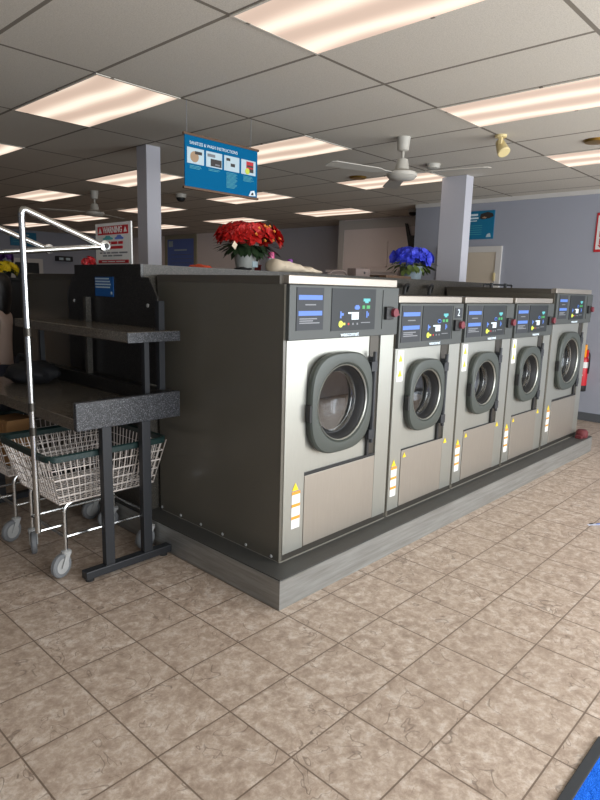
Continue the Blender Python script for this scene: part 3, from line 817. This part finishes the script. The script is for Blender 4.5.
# black bracket on the recess wall
bk = thing('wall_bracket', 'black slanted bracket on the pale recess wall, behind the blue flowers', 'bracket', (6.862,3.88,2.2))
bm = NB(); prism(bm, [(.085,.40),(.125,.405),(.03,.02),(-.04,.02)], 'x', -.035, 0); obj('arm', bm, 'black', bk)
bm = NB(); box(bm, -.06, 0, -.10, .02, -.10, .20, bev=.01); box(bm, -.07, -.02, -.125, -.06, .04, .15, bev=.01); obj('holder', bm, 'black', bk)

# framed poster far left of the red flowers
fp = thing('framed_poster', 'blue poster in a thin pale frame on the far wall, between column and red flowers', 'poster', (7.35,0,0))
B1('poster_board', 'poster_blue', fp, -.02, -.004, 10.36, 11.45, 1.5, 2.62)
bm = NB()
for b in ((10.25,10.36,1.45,2.72),(11.45,11.56,1.45,2.72),(10.36,11.45,2.62,2.72)): box(bm, -.03, -.001, *b)
obj('frame', bm, 'frame_pale', fp)
B1('white_mark', 'ink_pale', fp, -.022, -.018, 11.22, 11.40, 2.44, 2.58)
B1('heading_line', 'ink_pale', fp, -.022, -.018, 10.65, 11.16, 2.34, 2.375)
for k in range(4): B1('text_line', 'ink_grey', fp, -.022, -.018, 10.45, 11.3, 2.24-k*.1, 2.25-k*.1)
B1('footer_line', 'ink_pale', fp, -.022, -.018, 10.5, 10.75, 1.9, 1.93)

bs = thing('far_blue_sign', 'small dark blue sign on the far wall, behind the chrome rail at left', 'sign', (4.3,YB,2.34))
B1('sign_board', 'poster_teal', bs, 0, .63, -.03, -.002, 0, .33)
B1('heading_line', 'ink_pale', bs, .06, .45, -.033, -.029, .255, .275)
for k in range(3): B1('text_line', 'ink_teal', bs, .06, .5-.06*k, -.033, -.029, .19-k*.05, .2-k*.05)

dv = thing('wall_device', 'dark box with two pale faces high on the far wall, right of the chrome rail', 'wall unit', (5.6,YB,2.02))
B1('housing', 'black', dv, -.21, .2, -.16, -.002, 0, .13, bev=.01)
for x in (-.12, .06): B1('front_plate', 'ink_pale', dv, x-.05, x+.06, -.165, -.158, .03, .09)

# ------------------------------------------------------------------ ceiling fittings
def fan(label, loc, ang):
    t = thing('ceiling_fan', label, 'ceiling fan', loc, 0, 'ceiling fans')
    bm = NB(); lathe(bm, [(.03,-.11),(.046,-.10),(.054,-.01),(.058,0)], 24); obj('canopy', bm, 'fan_white', t, True)
    bm = NB(); lathe(bm, [(.012,-.20),(.012,-.09)], 14); obj('downrod', bm, 'fan_white', t, True)
    bm = NB(); lathe(bm, [(.03,-.335),(.10,-.325),(.125,-.30),(.125,-.275),(.09,-.262),(.058,-.25),(.044,-.17),(.030,-.165)], 32); obj('motor_housing', bm, 'fan_white', t, True)
    for k in range(3):
        a = math.radians(ang+k*120); bm = NB()
        loops(bm, [[(.10,-.022,-.285),(.10,.022,-.285),(.10,.022,-.280),(.10,-.022,-.280)],
                   [(.20,-.028,-.287),(.20,.028,-.281),(.20,.028,-.276),(.20,-.028,-.282)],
                   [(.26,-.060,-.291),(.26,.060,-.279),(.26,.060,-.274),(.26,-.060,-.286)],
                   [(.68,-.070,-.292),(.68,.070,-.278),(.68,.070,-.273),(.68,-.070,-.287)],
                   [(.71,-.050,-.290),(.71,.050,-.279),(.71,.050,-.275),(.71,-.050,-.286)]])
        bm.faces.new([v for v in bm.verts][-4:])
        obj('blade', bm, 'fan_white', t, rot=(0,0,a))
    return t
fan('near white ceiling fan on a short rod, left of the right-hand column', (2.48,1.141,H), 163)
fan('far white ceiling fan seen above the white warning sign', (2.465,6.127,H), 150)

bm = NB(); lathe(bm, [(.045,-.045),(.062,-.038),(.07,-.012),(.07,0)], 24)
tag(obj('smoke_detector', bm, 'fan_white', None, True, (3.53,1.5,H)), 'round white smoke detector on the ceiling right of the near fan', 'smoke detector')
for lab, loc in (('small brass disc on the ceiling just left of the near fan', (3.66,2.527,H)), ('small brass disc on the ceiling at the right edge of the picture', (3.46,-.03,H))):
    bm = NB(); lathe(bm, [(.05,-.022),(.085,-.018),(.10,0)], 24)
    tag(obj('ceiling_disc', bm, 'brass', None, True, loc), lab, 'ceiling disc', 'brass ceiling discs')
sp = thing('emergency_spotlight', 'small ivory spotlight lamp hanging from the ceiling, right of the fan', 'spotlight', (2.87,.495,H))
bm = NB(); lathe(bm, [(.045,-.018),(.045,0)], 16); box(bm, -.012, .012, -.012, .012, -.065, -.01); obj('mount', bm, 'ivory', sp)
bm = NB(); lathe(bm, [(.030,-.06),(.034,-.055),(.050,.055),(.044,.062)], 20); obj('lamp_head', bm, 'ivory', sp, True, (.03,0,-.085), (2.6,.35,0))
for lab, loc in (('dark dome camera on the far ceiling, left of the hanging sign', (3.3,5.306,H)), ('dark dome camera on the ceiling before the pale recess wall', (6.214,3.462,H))):
    t = thing('dome_camera', lab, 'camera', loc, 0, 'ceiling cameras')
    bm = NB(); lathe(bm, [(.07,-.05),(.075,0)], 20); obj('housing', bm, 'fan_white', t, True)
    bm = NB(); lathe(bm, [(.005,-.105),(.04,-.095),(.058,-.07),(.062,-.045)], 20); obj('dome', bm, 'rubber', t, True)

# ------------------------------------------------------------------ flowers and things on the bulkhead
ZT = 1.608
def flower_mesh(name, m, n=6, L=.05, wd=.026, lift=.35, layers=2):
    bm = NB()
    for ly in range(layers):
        for k in range(n):
            a = 2*PI*(k+ly*.5)/n; c, s = math.cos(a), math.sin(a); l = L*(1-.28*ly)
            def P(r, w, zz): return bm.verts.new((c*r-s*w, s*r+c*w, zz))
            li = lift+.45*ly
            v = [P(.004,-.003,0), P(.004,.003,0), P(l*.5,wd/2,l*li*.55), P(l*.5,-wd/2,l*li*.55), P(l*.82,wd*.36,l*li*.75), P(l*.82,-wd*.36,l*li*.75), P(l,0,l*li*.7), P(l*.5,0,l*li*.40)]
            bm.faces.new((v[0],v[1],v[2],v[7])); bm.faces.new((v[0],v[7],v[3])); bm.faces.new((v[7],v[2],v[4])); bm.faces.new((v[7],v[4],v[6])); bm.faces.new((v[7],v[6],v[5])); bm.faces.new((v[7],v[5],v[3]))
    me = bpy.data.meshes.new(name); bm.to_mesh(me); bm.free(); me.materials.append(M[m]); return me
def leaf_mesh(c, R, n, seed, m, parent, down=.2, L=.09):
    rnd = random.Random(seed); bm = NB()
    for k in range(n):
        d = Vector((rnd.uniform(-1,1), rnd.uniform(-1,1), rnd.uniform(-.7,.35))).normalized()
        p = Vector(c) + Vector((d.x*R[0], d.y*R[1], d.z*R[2]))*rnd.uniform(.3,.95)
        u, w = frame_of(d); l = L*rnd.uniform(.7,1.2); dd = (d+Vector((0,0,-down))).normalized()
        vs = [bm.verts.new(q) for q in (p, p+dd*l*.5+u*l*.27, p+dd*l, p+dd*l*.5-u*l*.27)]
        bm.faces.new(vs)
    st = Vector(c)
    for k in range(9):
        a = k*.7; tube(bm, [(0,0,.02),(math.cos(a)*R[0]*.5, math.sin(a)*R[1]*.5, st.z)], .004, 5)
    obj('foliage', bm, m, parent, fix=False)
def bouquet(t, c, R, n, me, seed, name='flower', sc=(.8,1.25), lo=1.25):
    rnd = random.Random(seed)
    for k in range(n):
        f = (k+.5)/n; ph = k*2.39996; zz = 1-lo*f; r = math.sqrt(max(0, 1-zz*zz))
        d = Vector((r*math.cos(ph), r*math.sin(ph), zz))
        o = bpy.data.objects.new(name, me); COL.objects.link(o); o.parent = t
        q = rnd.uniform(.82,1.02)
        o.location = (c[0]+d.x*R[0]*q, c[1]+d.y*R[1]*q, c[2]+d.z*R[2]*q)
        o.rotation_euler = Vector((d.x, d.y, d.z*.9+.25)).to_track_quat('Z','Y').to_euler()
        s = rnd.uniform(*sc); o.scale = (s,s,s)

rf = thing('red_flower_pot', 'galvanised bucket of bright red artificial flowers on the bulkhead', 'flower pot', (1.10,1.50,ZT))
bm = NB(); lathe(bm, [(.060,0),(.064,.004),(.088,.142),(.094,.150),(.090,.152),(.082,.148),(.078,.12),(.02,.118)], 32); obj('bucket', bm, 'bucket', rf, True)
B1('bucket_label', 'ink_pale', rf, .0, .05, -.078, -.0715, .03, .07)
leaf_mesh((.02,0,.185), (.23,.15,.055), 190, 3, 'leaf', rf, .35)
bouquet(rf, (.025,0,.232), (.255,.16,.075), 34, flower_mesh('red_flower', 'petal_red', 7, .078, .044, .25), 11, lo=.98)
fl = flower_mesh('yellow_center', 'ink_orange', 5, .012, .007, .5, 1)
rnd = random.Random(4)
for k in range(9):
    a = rnd.uniform(0,2*PI); r = rnd.uniform(.2,.95)
    o = bpy.data.objects.new('yellow_stamen', fl); COL.objects.link(o); o.parent = rf; o.location = (.025+.2*r*math.cos(a), -.16-.02*r, .26+.05*math.sin(a)); o.rotation_euler = (1.2,0,0)
bm = NB(); prism(bm, [(-.022,-.018),(.02,-.022),(.024,.02),(-.016,.024)], 'y', -.001, .001); obj('price_tag', bm, 'cloth_cream', rf, loc=(-.215,-.13,.165), rot=(0,.5,.2))

bf = thing('blue_flower_pot', 'patterned pot of blue artificial flowers on the bulkhead, before the right column', 'flower pot', (3.19,1.46,ZT))
bm = NB(); lathe(bm, [(.088,0),(.092,.005),(.112,.118),(.116,.126),(.110,.128),(.10,.11),(.02,.108)], 32); obj('pot', bm, 'china', bf, True)
leaf_mesh((0,0,.15), (.25,.18,.075), 70, 8, 'leaf_light', bf, .5, .1)
bouquet(bf, (.0,0,.205), (.235,.17,.070), 38, flower_mesh('blue_flower', 'petal_blue', 6, .060, .046, .3), 5)

# cream cloth bundle
bm = NB(); N, K = 22, 14
rings = []
for i in range(N+1):
    f = i/N; x = .50*f
    hgt = .10*(1-.72*f)*(1+.2*noise.noise((f*6,1,2))); w = .085*(.7+.4*math.sin(PI*(f*.9+.05)))
    if i in (0,N): hgt *= .4; w *= .5
    ring = []
    for k in range(K):
        a = 2*PI*k/K; rr_ = 1+.22*noise.noise((f*9, math.cos(a)*1.5, math.sin(a)*1.5))
        ring.append((x, math.cos(a)*w*rr_, max(.001, hgt*.48+math.sin(a)*hgt*.52*rr_)))
    rings.append(ring)
vr = loops(bm, rings); bm.faces.new(vr[0][::-1]); bm.faces.new(vr[-1])
tag(obj('cloth_bundle', bm, 'cloth_cream', None, 60, (1.155,1.30,ZT)), 'crumpled cream cloth lying on the bulkhead, right of the red flowers', 'cloth')
sb = thing('spray_bottle', 'white plastic bottle with a pink cap, standing left of the cream cloth', 'bottle', (1.355,1.50,ZT))
bm = NB(); lathe(bm, [(.034,0),(.036,.006),(.036,.085),(.026,.105),(.016,.115)], 20); obj('bottle_body', bm, 'white', sb, True)
bm = NB(); lathe(bm, [(.023,.100),(.026,.104),(.024,.145),(.014,.152)], 18); obj('cap', bm, 'pink', sb, True)
B1('bottle_label', 'ink_blue', sb, -.02, .02, -.038, -.0355, .03, .07)
pb = thing('detergent_bottle', 'purple detergent bottle standing behind the cream cloth', 'bottle', (1.58,1.52,ZT))
bm = NB(); lathe(bm, [(.036,0),(.040,.006),(.040,.062),(.03,.078),(.018,.084)], 20); obj('bottle_body', bm, 'purple', pb, True)
bm = NB(); lathe(bm, [(.018,.080),(.022,.083),(.020,.108),(.012,.112)], 18); obj('cap', bm, 'purple', pb, True)
oc = NB(); bmesh.ops.create_uvsphere(oc, u_segments=24, v_segments=12, radius=1)
for v in oc.verts:
    n_ = 1+.3*noise.noise(v.co*2.4); v.co = Vector((v.co.x*.082*n_, v.co.y*.06*n_, (v.co.z+1)*.014*n_))
tag(obj('folded_cloth', oc, 'cloth_orange', None, 60, (.70,1.50,ZT)), 'small flat orange cloth on the bulkhead, left of the red flowers', 'cloth')
oc = NB(); bmesh.ops.create_uvsphere(oc, u_segments=24, v_segments=12, radius=1)
for v in oc.verts:
    n_ = 1+.25*noise.noise(v.co*2.4+Vector((5,1,2))); v.co = Vector((v.co.x*.065*n_, v.co.y*.05*n_, (v.co.z+1)*.010*n_))
tag(obj('black_glove', oc, 'bag_black', None, 60, (.93,1.33,ZT)), 'small crumpled black cloth lying in front of the red flower bucket', 'cloth')
mb = thing('maroon_box', 'small dark red box between the flower bucket and the white bottle', 'box', (1.235,1.56,ZT))
B1('box_body', 'maroon', mb, -.04, .05, -.03, .03, 0, .045, bev=.003); B1('box_lid', 'maroon', mb, -.043, .053, -.033, .033, .045, .056, bev=.003)
tb = thing('card_dispenser', 'small taupe box with a dark keyhole on the bulkhead, above the nearest washer', 'box', (2.45,1.52,ZT))
B1('box_body', 'taupe', tb, -.10, .10, -.05, .05, 0, .076, bev=.006)
bm = NB(); lathe(bm, [(.011,-.053),(.011,-.049)], 14, (.02,0,.04), 'y'); obj('keyhole', bm, 'rubber', tb)
wt = thing('wooden_tray', 'flat brown wooden tray on the bulkhead, left of the blue flowers', 'tray', (2.84,1.46,ZT))
bm = NB(); box(bm, -.2, .2, -.10, .10, 0, .008)
for b in ((-.2,.2,-.10,-.09),(-.2,.2,.09,.10),(-.2,-.19,-.09,.09),(.19,.2,-.09,.09)): box(bm, b[0], b[1], b[2], b[3], .008, .028)
obj('tray_body', bm, 'wood', wt); B1('tray_handle', 'black', wt, -.202, -.198, -.03, .03, .012, .022)
bm = NB(); tube(bm, bend([(-.13,0,.004),(-.06,0,.042),(.08,0,.046),(.13,0,.004)], .05), .007)
tag(obj('bag_handle', bm, 'taupe', None, True, (2.14,1.50,ZT+.004)), 'thin brown carrying handle arching on the bulkhead, left of the taupe box', 'handle')
# pale cabinet behind everything on the right
pc = thing('pale_cabinet', 'long pale counter cabinet against the recess wall, low behind the washers', 'cabinet', (6.5,4.6,0))
B1('carcass', 'wall_pale', pc, -.02, .36, -.75, .75, .05, 1.80); B1('plinth', 'skirting', pc, .02, .36, -.74, .74, 0, .05); B1('top', 'wall_pale', pc, -.05, .362, -.77, .77, 1.80, 1.84)
for k in range(3):
    d = B1('door', 'wall_pale', pc, -.036, -.02, -.745+k*.498, -.255+k*.498, .08, 1.77); B1('knob', 'ink_grey', d, -.05, -.036, -.28+k*.498, -.265+k*.498, 1.0, 1.1)
# red bunch on the far washer
rb = thing('small_red_flowers', 'small bunch of red flowers just left of the warning sign', 'flower pot', (.30,2.30,1.557))
bm = NB(); lathe(bm, [(.025,0),(.034,.045),(.032,.046),(.01,.04)], 18); obj('pot', bm, 'black', rb, True)
bouquet(rb, (.02,0,.075), (.04,.04,.035), 9, flower_mesh('small_red_flower', 'ink_red', 6, .03, .024, .3), 2)

# yellow and purple flowers on a dark stand, far left
fs = thing('flower_stand', 'tall dark stand at the left edge under the yellow flowers', 'stand', (.80,5.0,0))
B1('pillar', 'bag_black', fs, -.13, .13, -.13, .13, .03, 1.50, bev=.01); B1('foot_plate', 'bag_black', fs, -.17, .17, -.17, .17, 0, .03); B1('top_plate', 'bag_black', fs, -.16, .16, -.16, .16, 1.50, 1.53)
yf = thing('yellow_flower_pot', 'pot of yellow flowers with dark purple ones above, at the left edge', 'flower pot', (.78,5.0,1.532))
bm = NB(); lathe(bm, [(.06,0),(.08,.07),(.076,.072),(.02,.06)], 24); obj('pot', bm, 'black', yf, True)
leaf_mesh((0,0,.09), (.13,.13,.06), 40, 9, 'leaf', yf)
bouquet(yf, (0,0,.085), (.125,.125,.065), 22, flower_mesh('yellow_flower', 'petal_yellow', 7, .05, .035, .3), 6)
bouquet(yf, (-.04,.02,.215), (.13,.13,.05), 14, flower_mesh('purple_flower', 'petal_purple', 6, .06, .045, .3), 8, 'purple_flower')

# red stop block on the curb, paper scrap, entrance mat
rc = thing('red_block', 'small dark red cap on the far right end of the curb', 'cap', (4.20,.060,BASE_Z))
bm = NB(); lathe(bm, [(.05,0),(.055,.01),(.055,.055),(.04,.075),(.015,.08)], 20); obj('cap_body', bm, 'red_dark', rc, True)
B1('cap_tab', 'red_dark', rc, -.10, -.04, -.03, .03, 0, .03, bev=.004)
bm = NB(); vs = []
for i in range(7):
    for j in range(3): vs.append(bm.verts.new((i*.02-.06, j*.014-.014, .002+.008*abs(noise.noise((i*.6,j*.8,3))))))
for i in range(6):
    for j in range(2): bm.faces.new((vs[i*3+j], vs[i*3+3+j], vs[i*3+4+j], vs[i*3+1+j]))
pp = thing('paper_scrap', 'small white and blue paper scrap on the floor at the right edge', 'paper', (2.29,-.69,0), -.6)
obj('crumpled_sheet', bm, 'paper', pp); B1('dark_print', 'bag_black', pp, -.045, -.02, -.004, .008, .009, .011); B1('blue_print', 'ink_blue', pp, .0, .03, -.012, -.002, .009, .011)
mt = thing('entrance_mat', 'bright blue entrance mat with black edging, lower right corner', 'mat', (.2,-1.36,0), -.006)
bm = NB()
for b in ((-1.12,.0,-.035,.0),(-1.12,.0,-.90,-.865),(-.0-.04,.0,-.865,-.035),(-1.12,-1.08,-.865,-.035)): box(bm, b[0], b[1], b[2], b[3], 0, .010, bev=.003)
obj('edging', bm, 'mat_edge', mt)
bm = NB(); nx, ny = 60, 48
g = [[bm.verts.new((-1.08+1.04*i/nx, -.865+.83*j/ny, .007+.003*noise.noise((i*.9, j*.9, 1)))) for j in range(ny+1)] for i in range(nx+1)]
for i in range(nx):
    for j in range(ny): bm.faces.new((g[i][j], g[i+1][j], g[i+1][j+1], g[i][j+1]))
obj('pile', bm, 'mat_pile', mt)

# ------------------------------------------------------------------ person at the far left, beyond the table
def skinned(name, pts, edges, m, parent, root=0, sub=2):
    """pts: list of (co, radius or (rx,ry))"""
    me = bpy.data.meshes.new(name); me.from_pydata([p[0] for p in pts], edges, []); me.materials.append(M[m])
    o = bpy.data.objects.new(name, me); COL.objects.link(o); o.parent = parent
    md = o.modifiers.new('skin', 'SKIN'); md.use_smooth_shade = True
    for i, p in enumerate(pts):
        r = p[1] if isinstance(p[1], tuple) else (p[1], p[1]); sv = me.skin_vertices[0].data[i]
        sv.radius = r; sv.use_root = (i == root)
    s = o.modifiers.new('sub', 'SUBSURF'); s.levels = sub; s.render_levels = sub
    return o
pe = thing('person', 'person with black hair and beige top, at the left edge beyond the table', 'person', (.03,3.27,0), math.radians(-125))
P, Eg = [], []
def add(co, r, par=None):
    P.append((co, r)); i = len(P)-1
    if par is not None: Eg.append((par, i))
    return i
pel = add((0,.0,.82), (.125,.10))
wa = add((0,.0,.95), (.105,.082), pel); ch = add((0,.005,1.10), (.125,.092), wa); up = add((0,.01,1.22), (.105,.075), ch)
nk = add((0,.005,1.285), .045, up); n2 = add((0,-.008,1.325), .044, nk)
h1 = add((0,-.015,1.375), (.060,.068), n2); h2 = add((0,-.012,1.44), (.072,.088), h1); h3 = add((0,-.005,1.495), (.058,.072), h2)
for s in (-1, 1):
    sh = add((s*.155,.01,1.215), .048, up); el = add((s*.205,.02,.975), .036, sh)
    fa = add((s*.195,-.10,.91), .033, el); wr = add((s*.165,-.215,.875), .023, fa)
    pa = add((s*.152,-.262,.868), (.030,.016), wr)
    for f in range(4):
        a = (f-1.5)*.018; k1 = add((s*.150+a,-.300+abs(f-1.3)*.004,.862), .0085, pa); k2 = add((s*.148+a*1.05,-.330+abs(f-1.3)*.006,.850), .0080, k1); add((s*.147+a*1.05,-.343+abs(f-1.3)*.007,.832), .0070, k2)
    th = add((s*.120,-.262,.862), .0095, pa); add((s*.108,-.292,.852), .0085, th)
    hp = add((s*.085,0,.775), .085, pel); kn = add((s*.09,-.015,.43), .056, hp); an = add((s*.092,.015,.085), .036, kn); fo = add((s*.098,-.07,.035), (.036,.03), an); add((s*.102,-.145,.028), (.032,.022), fo)
skinned('body', P, Eg, 'skin', pe)
T = [((0,0,.735), (.160,.128)), ((0,0,.94), (.132,.105)), ((0,.005,1.10), (.146,.112)), ((0,.01,1.215), (.122,.090)), ((0,.006,1.268), (.066,.056))]
te = [(0,1),(1,2),(2,3),(3,4)]
for s in (-1,1):
    i = len(T); T += [((s*.158,.01,1.212), .066), ((s*.19,.016,1.07), .058)]; te += [(3,i),(i,i+1)]
skinned('shirt', T, te, 'shirt', pe, 1)
T = [((0,0,.93), (.125,.098))]; te = []
for s in (-1,1):
    i = len(T); T += [((s*.086,0,.76), .100), ((s*.09,-.014,.43), .070), ((s*.092,.014,.10), .058)]; te += [(0,i),(i,i+1),(i+1,i+2)]
skinned('trousers', T, te, 'trousers', pe)
for s in (-1,1):
    bm = NB(); loops(bm, [[(s*.098+math.copysign(abs(math.cos(a))**.8,math.cos(a))*.046*k, -.055+math.sin(a)*.125*k, z) for a in [2*PI*q/20 for q in range(20)]] for k, z in ((.96,0),(1.0,.02),(.95,.05),(.62,.085))])
    bm.faces.new([v for v in bm.verts][:20][::-1]); bm.faces.new([v for v in bm.verts][-20:]); obj('shoe', bm, 'black', pe, 60)
# hair: cap over skull falling to the shoulders, open at the face
bm = NB(); rings = []
for z, rx, ry, op in ((1.565,.02,.02,0),(1.555,.055,.065,.0),(1.53,.082,.098,.15),(1.49,.096,.112,.42),(1.44,.100,.116,.78),(1.38,.100,.112,.95),(1.32,.102,.104,1.05),(1.27,.105,.095,1.1),(1.235,.100,.088,1.15)):
    ring = []
    for k in range(29):
        a = -PI/2 + op + (2*PI-2*op)*k/28 if op else -PI/2+2*PI*k/28
        w = 1+.03*math.sin(k*2.3+z*30); ring.append((rx*math.cos(a)*w, .005+ry*math.sin(a)*w, z))
    rings.append(ring)
loops(bm, rings, False); ho = obj('hair', bm, 'hair', pe, 70)
so = ho.modifiers.new('thick', 'SOLIDIFY'); so.thickness = .018; so.offset = -1
# face
bm = NB()
loops(bm, [[(x*k,y,z) for x,y,z in ((-.008,-.094,1.462),(.008,-.094,1.462),(.014,-.098,1.415),(-.014,-.098,1.415))] for k in (1,)] + [[(-.003,-.100,1.460),(.003,-.100,1.460),(.007,-.122,1.418),(-.007,-.122,1.418)]])
vv = [v for v in bm.verts]; bm.faces.new(vv[-4:]); obj('nose', bm, 'skin', pe, 80)
for s in (-1,1):
    bm = NB(); bmesh.ops.create_uvsphere(bm, u_segments=14, v_segments=8, radius=.011); e = obj('eye', bm, 'eye', pe, 80, (s*.030,-.090,1.455))
    bm = NB(); bmesh.ops.create_uvsphere(bm, u_segments=12, v_segments=6, radius=.0055); obj('iris', bm, 'hair', e, 80, (0,-.008,0))
    bm = NB(); lathe(bm, [(.006,-.008),(.020,-.004),(.018,.006),(.005,.008)], 14, (0,0,0), 'x'); obj('ear', bm, 'skin', pe, 80, (s*.078,.002,1.44))
bm = NB(); tube(bm, [(-.022,-.088,1.388),(-.008,-.096,1.391),(.008,-.096,1.391),(.022,-.088,1.388)], .0055, 8); obj('mouth', bm, 'maroon', pe, 80)

# ------------------------------------------------------------------ light: daylight through the shop front
w = bpy.data.worlds.new('daylight'); S.world = w; w.use_nodes = True
bg = w.node_tree.nodes['Background']; bg.inputs[0].default_value = (.72,.84,1.0,1); bg.inputs[1].default_value = .5
def area(name, loc, rot, sx_, sy_, power, col):
    l = bpy.data.lights.new(name, 'AREA'); l.shape = 'RECTANGLE'; l.size = sx_; l.size_y = sy_; l.energy = power; l.color = col
    o = bpy.data.objects.new(name, l); COL.objects.link(o); o.location = loc; o.rotation_euler = rot; return o
area('window_daylight', (1.7,YF-.25,1.45), (PI/2,0,0), 7.8, 2.1, 400, (.93,.97,1.0))

# ------------------------------------------------------------------ camera (solved from the photograph's vanishing points)
cam = bpy.data.cameras.new('camera'); co = bpy.data.objects.new('camera', cam); COL.objects.link(co)
r_ = Vector((.68455451,-.72845657,.02713216)); u_ = Vector((.11328323,.14307658,.983207)); f_ = Vector((.72010557,.66998517,-.18046563))
mw = Matrix((( r_.x,u_.x,-f_.x,-1.87924564),(r_.y,u_.y,-f_.y,-1.84509644),(r_.z,u_.z,-f_.z,1.49619747),(0,0,0,1)))
co.matrix_world = mw
cam.sensor_fit = 'VERTICAL'; cam.sensor_height = 36; cam.lens = 606.37/800*36; cam.clip_start = .05
S.camera = co
S.view_settings.view_transform = 'Standard'; S.view_settings.look = 'None'; S.view_settings.exposure = 0.0
S.cycles.use_denoising = True; S.cycles.max_bounces = 8; S.cycles.sample_clamp_indirect = 6
